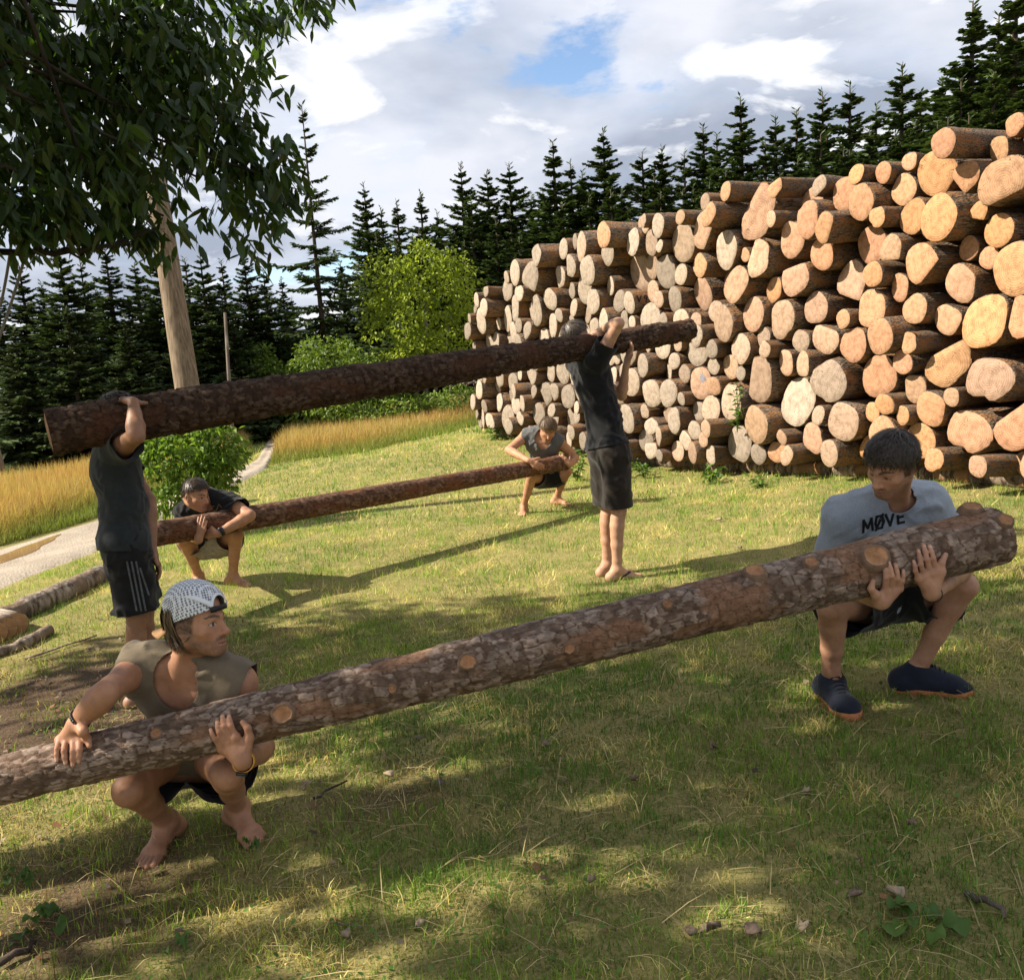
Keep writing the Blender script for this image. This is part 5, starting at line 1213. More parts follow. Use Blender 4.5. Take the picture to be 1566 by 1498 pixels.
for i,(px,y0,y1,d) in enumerate(((350,478,640,17),)):
    a=at(px,y1,d); b=at(px-6,y0,d); a[2]=gz1(a[0],a[1])-.1; tr=tube_obj('bare_trunk',[a,lerp(a,b,.5),b],[.045,.04,.03] if i==0 else [.10,.07,.015],M_PALE if i==0 else M_TRUNK,8); 
    tag(tr,['thin pale dead trunk standing right of the wooden post','grey bare trunk at the edge of the wood, far left','grey bare trunk in the wood behind the thick log end'][i],'tree')
# broad-leaved trees and bushes
def leafy(name,label,base,lobes,nleaf,L,W,mat,trunks,cat='tree',seed=0,dens=.35,group=None,stemmat=None,size_var=.5,thr=.36):
    """lobes: (centre, radii) world; leaves spread through each lobe, denser towards its surface"""
    rg=np.random.default_rng(seed); e=bpy.data.objects.new(name,None); COL.objects.link(e); e.location=base; tag(e,label,cat,group); bpy.context.view_layer.update()
    vol=np.array([np.prod(r)**(2/3) for c,r in lobes]); cnt=(nleaf*vol/vol.sum()).astype(int); C0=[];out=[]
    for (c,r),n in zip(lobes,cnt):
        u=unit(rg.normal(size=(n,3))); rad=(rg.random(n)**dens)*(.86+.28*vnoise(u*2.6+seed)); C0.append(np.array(c)+u*rad[:,None]*np.array(r)); out.append(u)
    C0=np.concatenate(C0);out=np.concatenate(out)
    cl=fbm(C0*(1.5/np.mean([r[0] for c,r in lobes])),3); keep=cl>thr; C0=C0[keep];out=out[keep];cl=cl[keep]; n=len(C0)
    D=unit(out*.7+rg.normal(size=(n,3))*.7+np.array([0,0,-.25])); S=unit(np.cross(D,rg.normal(size=(n,3))+np.array([0,0,.8])))
    V,T=quads(C0,D,S,L*(1-size_var/2+size_var*rg.random(n)),W*(.7+.6*rg.random(n)),droop=.2); col=np.repeat(np.clip(.5+.35*rg.normal(size=n)+(cl-.5),0,1),4)
    base=np.array(base); cr=mk('crown',V,T,mat,None,col=np.stack([col]*3,-1)); cr.parent=e; cr.matrix_parent_inverse=e.matrix_world.inverted()
    parts=[]
    for p in trunks: parts.append(tube(p[0],p[1],8))
    if parts: v,f=join(parts); o=mk('trunk',v,f,stemmat or M_TRUNK,None,smooth=True); o.parent=e; o.matrix_parent_inverse=e.matrix_world.inverted()
    return e
M_LIME=mat_leaf('lime_green_leaves',(.13,.19,.018),(.36,.43,.05),(1.25,1.25,.6),.45)
M_BUSH=mat_leaf('bush_leaves',(.085,.14,.02),(.20,.28,.045),(1.3,1.3,.6),.35)
M_ELDER=mat_leaf('elder_leaves',(.075,.14,.020),(.19,.29,.045),(1.3,1.35,.6),.4)
def lob(px,py,d,rx,rz,ry=None): return (at(px,py,d),(rx,ry or rx,rz))
b=at(655,640,26); b[2]=gz1(b[0],b[1])
def stem(a,e,r0,r1,n=5,wob=.06,seed=0):
    rg=np.random.default_rng(seed); t=np.linspace(0,1,n); p=a+(np.array(e)-a)*t[:,None]+rg.normal(size=(n,3))*wob*np.linalg.norm(np.array(e)-a)*.25*(t*(1-t)*4)[:,None]; return (p,list(np.linspace(r0,r1,n)))
leafy('maple_tree','bright lime green leafy tree left of the log pile',b,[lob(640,440,26,1.35,1.35),lob(590,430,25.6,.95,1.0),lob(690,440,26,.95,1.2),lob(600,500,25.5,1.15,.95),lob(680,510,26,1.15,.95),lob(640,395,26,.7,.55),lob(598,402,25.8,.5,.45),lob(682,405,26,.5,.4),lob(570,470,25.5,.6,.6),lob(705,475,26,.45,.55),lob(640,540,25.8,1.2,.7)],11500,.13,.07,M_LIME,[stem(b,at(650,460,26),.09,.03,seed=1),stem(b+np.array([.15,0,0]),at(690,480,26),.07,.02,seed=2),stem(b-np.array([.1,0,0]),at(600,470,25.8),.07,.02,seed=3)],seed=5,stemmat=M_PALE,thr=.46)
b=at(510,645,24); b[2]=gz1(b[0],b[1])
leafy('leafy_bush','round mid green bush in front of the lime green tree',b,[lob(500,545,24,.95,.62),lob(545,570,23.8,.8,.6),lob(470,575,24,.6,.6),lob(520,610,23.5,1.1,.55),lob(590,590,24,.7,.5),lob(470,625,23.4,.6,.45)],8000,.12,.065,M_BUSH,[stem(b,at(515,560,24),.05,.02)],'bush',seed=6)
b=at(400,650,25); b[2]=gz1(b[0],b[1])
leafy('leafy_bush','small green bush at the wood edge above the track',b,[lob(398,560,25,.6,.7),lob(420,575,25,.6,.5),lob(390,610,25,.7,.6),lob(430,610,24.8,.6,.5)],4500,.12,.065,M_BUSH,[stem(b,at(400,580,25),.05,.02)],'bush',seed=7)
b=at(610,645,23.5); b[2]=gz1(b[0],b[1])
leafy('leafy_bush','low green scrub under the lime green tree',b,[lob(600,625,23.5,.9,.35),lob(660,618,24,.8,.35),lob(560,640,23,.7,.3),lob(700,605,25,.6,.35)],4000,.11,.06,M_BUSH,[stem(b,at(610,620,23.5),.03,.01)],'bush',seed=8)
b=ground(300,772); 
leafy('elder_bush','light green elder bush behind the crouching man in black',b,[lob(298,690,9.6,.52,.42),lob(255,690,9.5,.32,.30),lob(340,688,9.6,.30,.30),lob(300,668,9.6,.45,.22),lob(240,720,9.3,.22,.28),lob(250,760,9.2,.20,.20),lob(330,725,9.6,.26,.26),lob(285,735,9.5,.30,.25),lob(232,690,9.4,.16,.2)],6000,.085,.036,M_ELDER,[stem(b+np.array([.05*k,.03*k,0]),at(262+22*k,690,9.6),.028,.012,seed=k) for k in range(5)],'bush',seed=9,size_var=.7,thr=.46)
# trunk inside the elder
a=ground(312,775); tag(tube_obj('tree_stump',[a-UP*.05,a+UP*.35,a+UP*.62],[.16,.13,.11],M_TRUNK,12),'dark stump inside the elder bush','stump')
# wooden post leaning left
a=at(312,735,9.9); a[2]=gz1(a[0],a[1])-.2; e=at(246,330,9.9); e=a+(e-a)*1.12
def mat_post():
    t=NT('weathered_post',.85,.2); v=t.coord('Object'); st=t.noise(t.coord('Object',(30,30,1.2)),1.5,5,.6); t.col(t.mix(t.ramp(st,[(.35,0.),(.65,1.)]),(.12,.085,.058),(.27,.205,.14))); t.bump(st,.4,.01); return t.m
pp=tube_obj('wooden_post',[lerp(a,e,t) for t in np.linspace(0,1,14)],[.155-.035*t for t in np.linspace(0,1,14)],mat_post(),20); tag(pp,'leaning bare wooden pole rising behind the shoulder log','post')
# ---- big tree over the camera, left: trunk out of the picture, crown reaching in at the top left
M_BIG=mat_leaf('ash_leaves',(.020,.040,.010),(.055,.095,.020),(1.3,1.5,.5),.38,.42,.4)
def big_tree():
    rg=np.random.default_rng(77); base=np.array([-4.6,2.6,gz1(-4.6,2.6)]); e=bpy.data.objects.new('ash_tree',None); COL.objects.link(e); e.location=base; tag(e,'large broad-leaved tree whose dark crown overhangs the picture at top left','tree'); bpy.context.view_layer.update()
    lim=[]; T=base+np.array([.15,.1,4.6]); lim.append(([base-UP*.2,base+np.array([.02,0,1.2]),base+np.array([.1,.05,2.6]),T,T+np.array([-.3,.4,2.2])],[.24,.20,.17,.13,.05]))
    # lobes in view
    vis=[lob(60,120,4.6,.75,.60),lob(200,100,4.9,.75,.55),lob(330,200,4.7,.42,.42),lob(160,240,4.5,.62,.38),lob(300,270,4.6,.52,.34),lob(395,265,4.7,.26,.26),lob(250,330,4.5,.40,.18),lob(30,230,4.3,.5,.42),lob(290,60,5.0,.55,.38),lob(150,20,4.8,.9,.45),lob(130,320,4.4,.35,.14),lob(40,330,4.2,.25,.16),lob(410,200,4.9,.22,.18),lob(440,0,5.3,.42,.10),lob(505,-5,5.4,.30,.10)]
    out=[((-4.2,3.2,5.6),(2.2,1.7,1.3)),((-3.2,2.2,6.4),(1.9,1.5,1.0)),((-5.6,2.4,5.2),(1.9,1.8,1.3)),((-2.7,3.0,4.9),(1.3,1.5,.9)),((-4.4,1.2,5.0),(1.9,1.3,1.2)),((-3.0,1.0,5.6),(1.5,1.2,.9)),((-6.4,4.2,5.2),(1.5,1.3,1.1)),((-4.2,4.5,4.9),(1.2,.9,.8)),((-5.5,1.0,6.2),(1.6,1.4,1.1)),((-2.0,1.6,6.6),(1.2,1.2,.7)),((-3.4,3.4,6.9),(1.3,1.2,.8)),((-1.6,2.6,5.6),(.9,1.2,.6)),((-3.6,-.2,4.6),(1.3,1.0,.9)),((-2.2,.4,4.6),(1.0,.9,.7)),((-7.6,4.7,5.2),(1.5,1.0,1.0)),((-6.6,4.9,3.9),(1.2,.8,.7))]
    C0=[];sz=[]
    for c,r in vis:
        r=np.array(r); n=int(98*np.prod(r)**(2/3)/.25); u=unit(rg.normal(size=(n,3))); rad=rg.random(n)**.5*(.75+.6*vnoise(u*2.2+c)); cc=np.array(c)+u*rad[:,None]*r; cc=cc[fbm(cc*3.1,3)>.42]; m=9
        q=np.repeat(cc,m,0)+rg.normal(size=(len(cc)*m,3))*np.array([.035,.035,.03])-UP*(.07*rg.random(len(cc)*m))[:,None]; C0.append(q); sz.append(np.full(len(q),.098))
    for c,r in out:
        r=np.array(r); n=int(430*np.prod(r)**(2/3)); u=unit(rg.normal(size=(n,3))); rad=rg.random(n)**.42*(.8+.4*vnoise(u*2.5+c)); C0.append(np.array(c)+u*rad[:,None]*r); sz.append(np.full(n,.24))
    C0=np.concatenate(C0);sz=np.concatenate(sz); keep=(fbm(C0*2.2,3)>.33)|(sz<.2); C0=C0[keep];sz=sz[keep]; n=len(C0)
    az=rg.uniform(0,2*PI,n); D=unit(np.stack([np.cos(az)*.75+.15,np.sin(az)*.75,-.78+.40*rg.normal(size=n)],-1)); S=unit(np.cross(D,np.array([0,0,1.])+rg.normal(size=(n,3))*.55)); N=np.cross(D,S)
    L=sz*(.65+.6*rg.random(n)); W=L*.36*(.8+.4*rg.random(n))
    # lanceolate leaf: 7 vertices, folded and curved
    prof=[(0,.0,0),(.22,.8,-.01),(.5,1.,-.05),(.78,.62,-.13),(1.,0,-.24)]; V=[];
    for t,w,dz in prof:
        m=C0+D*(L*t)[:,None]+UP*(dz*L)[:,None]
        if w==0: V.append(m)
        else:
            V.append(m+S*(W*w*.5)[:,None]+N*(W*.12*w)[:,None]); V.append(m); V.append(m-S*(W*w*.5)[:,None]+N*(W*.12*w)[:,None])
    V=np.stack(V,1); k=V.shape[1]; i=np.arange(n)[:,None]*k
    tr=[(0,2,1),(0,3,2),(8,7,10)if False else (7,8,10),(8,9,10)]; q=[(1,2,5,4),(2,3,6,5),(4,5,8,7),(5,6,9,8)]
    col=np.repeat(np.clip(.35+.28*rg.normal(size=n),0,1),k); col=np.where(np.repeat(rg.random(n)<.03,k),1.6,col)
    cr=mk('crown',V.reshape(-1,3),[np.concatenate([i+np.array([t]) for t in tr]),np.concatenate([i+np.array([t]) for t in q])],M_BIG,None,col=np.stack([col]*3,-1)); cr.parent=e; cr.matrix_parent_inverse=e.matrix_world.inverted()
    # limbs: into the visible part and towards the lobes
    def limb(a,b,r0,r1,seed,n=7,wob=.12): lim.append(stem(np.array(a),b,r0,r1,n,wob,seed))
    L0=base+np.array([.1,.05,2.5]); J=at(-20,388,4.15); limb(L0,J,.05,.018,1,9,.2); K=at(120,384,4.35); limb(J,K,.018,.014,2,8,.22); limb(K,at(238,350,4.5),.014,.007,3,8,.2); limb(at(90,388,4.32),at(205,372,4.5),.011,.005,4,8,.3)
    for q,c in enumerate([v[0] for v in vis]): limb(lerp(T,base+UP*3.,.4),c,.026,.006,10+q,9,.28)
    for q,c in enumerate([v[0] for v in out]): limb(T,c,.07,.015,40+q,6,.12)
    v,f=join([tube(p,r,7) for p,r in lim]); o=mk('trunk',v,f,mat_bark('dark_limb_bark',(.022,.018,.014),(.06,.05,.04),(.04,.035,.028),.4),None,smooth=True); o.parent=e; o.matrix_parent_inverse=e.matrix_world.inverted(); print('ash leaves',n)
big_tree()
# ropes hanging at the far left
M_ROPE=plain('grey_rope',(.16,.15,.14),.8,.2,200)
for k,(a,b) in enumerate((((62,300),(-4,525)),((22,330),(0,470)))):
    p0=at(*a,4.9); p1=at(*b,4.9); o=tube_obj('rope',[lerp(p0,p1,t)-UP*.03*math.sin(PI*t) for t in np.linspace(0,1,8)],[.008]*8,M_ROPE,6); tag(o,['long thin rope slanting down from the leaves at far left','short rope hanging at the left edge under the leaves'][k],'rope')
# ------------------------------------------------------------------ small wooden things on the left, fence, posts
M_OLD=mat_bark('old_log_bark',(.16,.12,.09),(.52,.45,.37),(.34,.26,.19),1.2)
def rough_log(name,pxs,r,label,mat,seed=0,hr=.0):
    pts_=[ground(x,y,r*.75) for x,y in pxs]; P=np.array([lerp(pts_[i],pts_[i+1],t) for i in range(len(pts_)-1) for t in (0,.25,.5,.75)]+[pts_[-1]]); rg=np.random.default_rng(seed)
    V,fl=tube(P,[r*(1+.12*rg.normal()) for _ in P],16); V=V+.35*r*(fbm(V*9,3)-.5)[:,None]*unit(V-V.mean(0)); o=mk(name,V,fl,mat,smooth=True); return tag(o,label,'log')
rough_log('fallen_log',[(-30,958),(40,930),(110,900),(158,876)],.085,'weathered fallen log lying beside the gravel track',M_OLD,1)
rough_log('fallen_log',[(-20,1003),(35,985),(76,963)],.04,'thin peeled branch lying in front of the cut rounds',M_OLD,2)
for k,(x,y) in enumerate(((-4,985),(11,978),(28,971))):
    c=ground(x,y,.0)+UP*.085; ax=nrm([.75,-.6,.05]); e=bpy.data.objects.new('firewood_round',None); COL.objects.link(e); M=Vector(-ax).to_track_quat('Z','Y').to_matrix().to_4x4(); M.translation=Vector(c); e.matrix_world=M; bpy.context.view_layer.update()
    V,fl=tube([(0,0,0),(0,0,.12),(0,0,.3)],[.085,.088,.085],22); o=mk('bark',V,fl,M_OLD,smooth=False); o.parent=e
    n=22;a=np.arange(n)*2*PI/n; V=np.concatenate([[[0,0,-.004]],np.stack([np.cos(a)*.08,np.sin(a)*.08,np.full(n,-.004)],-1)]); o=mk('cut_face',V,np.array([(0,1+(j+1)%n,1+j) for j in range(n)]),M_CUT); o.parent=e; o.color=(.40,.24,.12,1)
    tag(e,['cut firewood round at the very left edge','middle of the three cut firewood rounds','rightmost of the three cut firewood rounds'][k],'firewood','firewood rounds on the left')
a=ground(4,752); o=tube_obj('wooden_post',[a-UP*.1,a+UP*.5,a+UP*1.0+np.array([-.05,0,0])],[.12,.11,.10],mat_post(),14); tag(o,'short thick wooden post at the left edge before the wood','post')
fp=[at(x,605,30) for x in (690,705,716,727,738,755)]; prev=None
fe=bpy.data.objects.new('rail_fence',None); COL.objects.link(fe); fb=fp[0].copy(); fb[2]=gz1(fb[0],fb[1]); fe.location=fb; tag(fe,'low wooden rail fence crossing the meadow behind the pile','fence'); bpy.context.view_layer.update()
for k,p in enumerate(fp):
    z=gz1(p[0],p[1]); o=tube_obj('post',[np.array([p[0],p[1],z-.1]),np.array([p[0],p[1],z+.95])],[.06,.05],M_PALE,7); o.parent=fe; o.matrix_parent_inverse=fe.matrix_world.inverted()
    if k:
        for hh in (.5,.85): o=tube_obj('rail',[np.array([prev[0],prev[1]-.08,prev[2]+hh]),np.array([p[0],p[1]-.08,z+hh+.04])],[.045,.04],M_PALE,7); o.parent=fe; o.matrix_parent_inverse=fe.matrix_world.inverted()
    prev=np.array([p[0],p[1],z])
# ------------------------------------------------------------------ grass and litter
def mat_grass():
    t=NT('grass_blades',.6,.25); a=t.attr('Col'); t.col(a); t.translucent(t.mix(1.,a,(1.15,1.2,.7),'MULTIPLY'),.35); return t.m
M_GRASS=mat_grass()
def visible(x,y,m=420):
    w=np.stack([x,y,gz(x,y)],-1)-CAM; d=w@FW; px=783+FPX*(w@CR)/np.maximum(d,.1); py=749-FPX*(w@CU)/np.maximum(d,.1); return (d>.6)&(px>-m)&(px<1566+m)&(py<1498+m*2)
def off_limits(x,y):
    q=np.stack([x,y],-1)-PA; u=q@PD; v=q@PN
    return in_poly(x,y,PATH)|((v>.30)&(u>-2)&(u<PLEN+.1))
def blades(x,y,h,w,lean,col,coltip,rg,seg=2,curl=.5):
    n=len(x); z=gz(x,y)-.006; B=np.stack([x,y,z],-1); az=rg.uniform(0,2*PI,n); ld=np.stack([np.cos(az),np.sin(az),np.zeros(n)],-1); fa=rg.uniform(0,2*PI,n); S=np.stack([np.cos(fa),np.sin(fa),np.zeros(n)],-1)
    m=B+UP*(h*.55)[:,None]*np.cos(lean*.6)[:,None]+ld*(h*.55*np.sin(lean*.6))[:,None]; t=m+UP*(h*.5*np.cos(lean*1.5))[:,None]+ld*(h*.5*np.sin(lean*1.5))[:,None]
    if seg==2:
        V=np.stack([B-S*w[:,None]*.5,B+S*w[:,None]*.5,m+S*w[:,None]*.42,m-S*w[:,None]*.42,t],1); i=np.arange(n)[:,None]*5; F=[i+np.array([[0,1,2,3]]),i+np.array([[3,2,4]])]
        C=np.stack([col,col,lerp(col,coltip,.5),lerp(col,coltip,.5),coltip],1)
    else:
        V=np.stack([B-S*w[:,None]*.5,B+S*w[:,None]*.5,t],1); i=np.arange(n)[:,None]*3; F=[i+np.array([[0,1,2]])]; C=np.stack([col,col,coltip],1)
    return V.reshape(-1,3),F,C.reshape(-1,3)
GREEN1=np.array([.080,.155,.026]); GREEN2=np.array([.21,.285,.042]); STRAW=np.array([.54,.44,.17]); BROWN=np.array([.17,.105,.05])
def lawn_colors(x,y,rg,dry=0.):
    n=len(x); p=fbm(P3(x*1.1,y*1.1,5.),3); p2=fbm(P3(x*4.5,y*4.5,2.),2); g=lerp(GREEN1,GREEN2,np.clip((p-.3)*2.2+rg.normal(size=n)*.3,0,1)[:,None])
    st=np.clip(.20+dry+2.4*(p2-.5)+1.0*(p-.5)+.12*sstep(4.5,7,y),.04,.85); k=rg.random(n)<st; c=np.where(k[:,None],STRAW*(.6+.6*rg.random(n))[:,None],g); d=dirt(x,y); kb=rg.random(n)<np.clip(d*.7,0,.8); c=np.where(kb[:,None],BROWN*(.6+.9*rg.random(n))[:,None],c)
    return c*(.8+.4*rg.random(n))[:,None],k
def build_lawn():
    rg=np.random.default_rng(5); parts=[];cols=[]
    for (y0,y1,x0,x1,dens,h,w,seg) in ((.9,3.2,-3.2,3.5,11500,.028,.0028,2),(3.2,5.5,-5.2,5.2,7300,.030,.0036,2),(5.5,9.,-8.5,8.5,3500,.034,.0052,1),(9.,17.,-15,6.,1000,.042,.010,1),(17.,34.,-24,10,140,.07,.024,1)):
        n=int(dens*(y1-y0)*(x1-x0)); x=rg.uniform(x0,x1,n); y=rg.uniform(y0,y1,n); k=visible(x,y)&~off_limits(x,y); x=x[k];y=y[k]
        d=dirt(x,y); k=rg.random(len(x))>np.clip(d*1.15-.12,0,.93); x=x[k];y=y[k]; n=len(x)
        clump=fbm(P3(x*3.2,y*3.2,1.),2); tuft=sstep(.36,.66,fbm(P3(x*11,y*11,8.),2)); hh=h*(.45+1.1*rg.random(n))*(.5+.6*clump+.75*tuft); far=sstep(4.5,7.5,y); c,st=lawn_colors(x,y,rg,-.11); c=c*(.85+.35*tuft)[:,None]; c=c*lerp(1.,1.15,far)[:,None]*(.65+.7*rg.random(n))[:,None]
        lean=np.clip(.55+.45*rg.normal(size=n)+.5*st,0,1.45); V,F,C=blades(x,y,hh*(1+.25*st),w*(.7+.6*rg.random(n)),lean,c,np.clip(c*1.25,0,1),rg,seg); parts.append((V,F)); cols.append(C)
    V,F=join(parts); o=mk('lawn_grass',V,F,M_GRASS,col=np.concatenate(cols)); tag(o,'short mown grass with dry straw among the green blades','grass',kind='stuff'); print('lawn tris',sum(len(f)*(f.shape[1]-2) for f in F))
    # loose hay stalks
    n=2600; x=rg.uniform(-2.4,3.2,n); y=rg.uniform(1.3,5.2,n); k=visible(x,y); x=x[k];y=y[k]; n=len(x); L=rg.uniform(.05,.20,n); az=rg.normal(.4,.9,n); S=[]; 
    A=np.stack([x,y,gz(x,y)+.012+.02*rg.random(n)],-1); D=np.stack([np.cos(az),np.sin(az),rg.normal(size=n)*.10],-1); M1=A+D*L[:,None]*.5+UP*.008; E=A+D*L[:,None]; E[:,2]=np.maximum(E[:,2],gz(E[:,0],E[:,1])+.008); W=np.stack([-np.sin(az),np.cos(az),0*az],-1)*.0013
    V=np.stack([A-W,A+W,M1+W,M1-W,E],1).reshape(-1,3); i=np.arange(n)[:,None]*5; c=np.repeat((np.array([.48,.38,.19])*(.6+.7*rg.random(n))[:,None]),5,0)
    o=mk('hay_stalks',V,[i+np.array([[0,1,2,3]]),i+np.array([[3,2,4]])],M_GRASS,col=c); tag(o,'loose dry hay stalks scattered over the cut grass','hay',kind='stuff')
build_lawn()
def build_litter():
    rg=np.random.default_rng(21)
    # clover
    n=9000; x=rg.uniform(-2.6,3.,n); y=rg.uniform(1.0,5.,n); k=visible(x,y)&(fbm(P3(x*2.3,y*2.3,11.),3)>.53); x=x[k];y=y[k]; n=len(x); z=gz(x,y)+.012+.018*rg.random(n); C=np.stack([x,y,z],-1); r=.003+.005*rg.random(n); a0=rg.uniform(0,6.28,n); tl=rg.normal(size=(n,2))*.35; V=[C]
    for j in range(7):
        a=a0+2*PI*j/7; dx=np.cos(a)*r; dy=np.sin(a)*r; V.append(C+np.stack([dx,dy,dx*tl[:,0]+dy*tl[:,1]],-1))
    V=np.stack(V,1); i=np.arange(n)[:,None]*8; T=np.concatenate([i+np.array([[0,1+j,1+(j+1)%7]]) for j in range(7)]); c=np.repeat(np.array([.085,.165,.03])*(.6+.9*rg.random(n))[:,None],8,0)
    o=mk('clover_leaves',V.reshape(-1,3),T,M_GRASS,col=c); tag(o,'small clover leaves growing between the grass blades','clover',kind='stuff')
    # bark crumbs and dead leaves on the bare soil and across the lawn
    n=5200; x=rg.uniform(-4.2,3.2,n); y=rg.uniform(1.0,6.2,n); pr=np.clip(dirt(x,y)*.9+.07,.05,.9); k=visible(x,y)&(rg.random(n)<pr); x=x[k];y=y[k]; n=len(x); C=np.stack([x,y,gz(x,y)+.010+.012*rg.random(n)],-1); L=.006+.020*rg.random(n)**2; W=L*(.3+.5*rg.random(n)); a=rg.uniform(0,6.28,n); D=np.stack([np.cos(a),np.sin(a),.25*rg.normal(size=n)],-1); S=np.stack([-np.sin(a),np.cos(a),.25*rg.normal(size=n)],-1)
    V=np.stack([C-D*L[:,None],C+S*W[:,None]+UP*.003,C+D*L[:,None],C-S*W[:,None]],1).reshape(-1,3); i=np.arange(n)[:,None]*4; pal=np.array([(.20,.12,.07),(.10,.07,.05),(.33,.24,.16),(.28,.14,.07),(.14,.11,.09)]); c=np.repeat(pal[rg.integers(0,5,n)]*(.7+.6*rg.random(n))[:,None],4,0)
    o=mk('bark_litter',V,np.concatenate([i+np.array([[0,1,2]]),i+np.array([[0,2,3]])]),M_GRASS,col=c); tag(o,'crumbs of bark and dead leaves strewn over soil and grass','litter',kind='stuff')
build_litter()
def build_meadow():
    rg=np.random.default_rng(9); parts=[];cols=[]
    # left of the track, and the slope between track and pile
    left=[tuple(ground(x,y)[:2]) for x,y in ((-250,900),(-80,864),(0,844),(80,817),(150,792),(235,765),(300,742),(360,716),(388,692),(372,676),(330,690),(240,702),(100,738),(0,752),(-250,800))]
    right=[tuple(ground(x,y)[:2]) for x,y in ((412,712),(470,703),(560,692),(660,668),(745,645),(752,600),(700,605),(640,622),(560,640),(470,660),(446,668),(428,690))]
    for poly,n,h in ((left,60000,.46),(right,70000,.46)):
        q=np.array(poly); x=rg.uniform(q[:,0].min(),q[:,0].max(),n*3); y=rg.uniform(q[:,1].min(),q[:,1].max(),n*3); k=in_poly(x,y,poly)&~in_poly(x,y,PATH)&visible(x,y,30); x=x[k][:n];y=y[k][:n]; m=len(x)
        w=np.stack([x,y,gz(x,y)],-1)-CAM; d=w@FW; py=749-FPX*(w@CU)/d; px=783+FPX*(w@CR)/d
        # the strip next to the mown edge is greener and shorter
        if poly is left: e=np.interp(px,[-250,0,150,235,360,390],[900,842,790,763,714,692])-py; tall=sstep(2,26,e)
        else: e=np.interp(px,[412,470,560,660,745],[712,703,692,668,645])-py; tall=sstep(0,13,e)
        hh=h*(.5+.7*rg.random(m))*(.35+.65*tall); pn=fbm(P3(x*.5,y*.5,4.),3)
        og=np.array([.60,.31,.12]); yl=np.array([.54,.42,.165]); tip=lerp(yl,og,np.clip(rg.random(m)*.9+(pn-.5)*1.6,0,1)[:,None]); red=np.array([.34,.13,.06]); tip=np.where((rg.random(m)<.08)[:,None],red,tip); tip=lerp(np.array([.20,.25,.05]),tip,np.clip(tall*(.55+.8*rg.random(m)),0,1)[:,None]); low=lerp(np.array([.12,.17,.03]),np.array([.42,.30,.09]),(.6*tall+.3*rg.random(m))[:,None])
        V,F,C=blades(x,y,hh,.005+.004*rg.random(m)+d*.00028,np.clip(.35+.3*rg.normal(size=m),0,1.1),low,tip,rg,2); parts.append((V,F)); cols.append(C)
    V,F=join(parts); o=mk('meadow_grass',V,F,M_GRASS,col=np.concatenate(cols)); tag(o,'tall orange flowering meadow grass beside the track','grass',kind='stuff')
build_meadow()
# weeds along the pile foot and a broad-leaved plant in front
M_WEED=mat_leaf('weed_leaves',(.05,.11,.02),(.13,.22,.04),(1.3,1.3,.6),.35)
def weed(p,h,n,L,W,label,seed,spread=.12):
    rg=np.random.default_rng(seed); e=bpy.data.objects.new('weed_plant',None); COL.objects.link(e); e.location=p; tag(e,label,'plant','weeds along the pile'); bpy.context.view_layer.update()
    tops=[p+np.array([rg.normal()*spread,rg.normal()*spread,h*rg.uniform(.6,1.1)]) for _ in range(max(3,n//14))]; C0=np.array([lerp(p,tops[rg.integers(len(tops))],rg.uniform(.15,1)) for _ in range(n)])+rg.normal(size=(n,3))*.02
    D=unit(np.stack([rg.normal(size=n),rg.normal(size=n),.35+.4*rg.normal(size=n)],-1)); S=unit(np.cross(D,UP+rg.normal(size=(n,3))*.4)); V,T=quads(C0,D,S,L*(.6+.8*rg.random(n)),W*(.6+.8*rg.random(n)),droop=.25)
    o=mk('leaves',V,T,M_WEED,col=np.repeat(np.clip(.5+.3*rg.normal(size=n),0,1),4)[:,None]*np.ones(3)); o.parent=e; o.matrix_parent_inverse=e.matrix_world.inverted()
    v,f=join([tube([p,lerp(p,t,.5)+rg.normal(size=3)*.01,t],[.005,.004,.002],5) for t in tops]); o=mk('stem',v,f,M_WEED,col=np.ones((len(v),3))*.5); o.parent=e; o.matrix_parent_inverse=e.matrix_world.inverted()
for k,(px,py,h,n,L,W,lab) in enumerate(((882,735,.42,90,.10,.03,'tall fresh green weeds between the bowed man and the pile'),(760,672,.22,60,.12,.05,'low weeds at the far left foot of the pile'),(985,730,.2,50,.10,.03,'grassy weeds at the pile foot right of the standing man'),(1085,742,.25,40,.10,.05,'leafy weeds at the middle of the pile foot'),(1165,745,.16,30,.09,.03,'small weeds under the pile left of the grey t-shirt man'),(940,735,.25,60,.12,.03,'grass tuft at the pile foot behind the standing man'))):
    weed(ground(px,py),h,n,L,W,lab,60+k)
pw=pile_pt(3.05)-PN*.12; weed(np.array([pw[0],pw[1],gz1(*pw)+.55]),.55,45,.10,.035,'leafy sprout growing out of the pile face',71,.06)
def broad(px,py,label,seed,r=.05,n=7):
    rg=np.random.default_rng(seed); c=ground(px,py); V=[];T=[];col=[]
    for k in range(n):
        a=rg.uniform(0,6.28); rr=r*rg.uniform(.5,1.); q=c+np.array([math.cos(a),math.sin(a),0])*rr*1.5+UP*rg.uniform(.02,.05); b=len(V); V.append(q+UP*.004)
        for j in range(12):
            t=2*PI*j/12; ra=rr*.72*(.92+.08*math.cos(t)+.05*math.sin(5*t)); V.append(q+np.array([math.cos(t+a)*ra,math.sin(t+a)*ra,.012*math.cos(3*t)+.01*math.sin(t)])); T.append((b,b+1+j,b+1+(j+1)%12))
        col+=[rg.uniform(.2,.7)]*13
    o=mk('ground_plant',np.array(V),np.array(T),M_WEED,col=np.array(col)[:,None]*np.ones(3)); tag(o,label,'plant','low plants in the lawn')
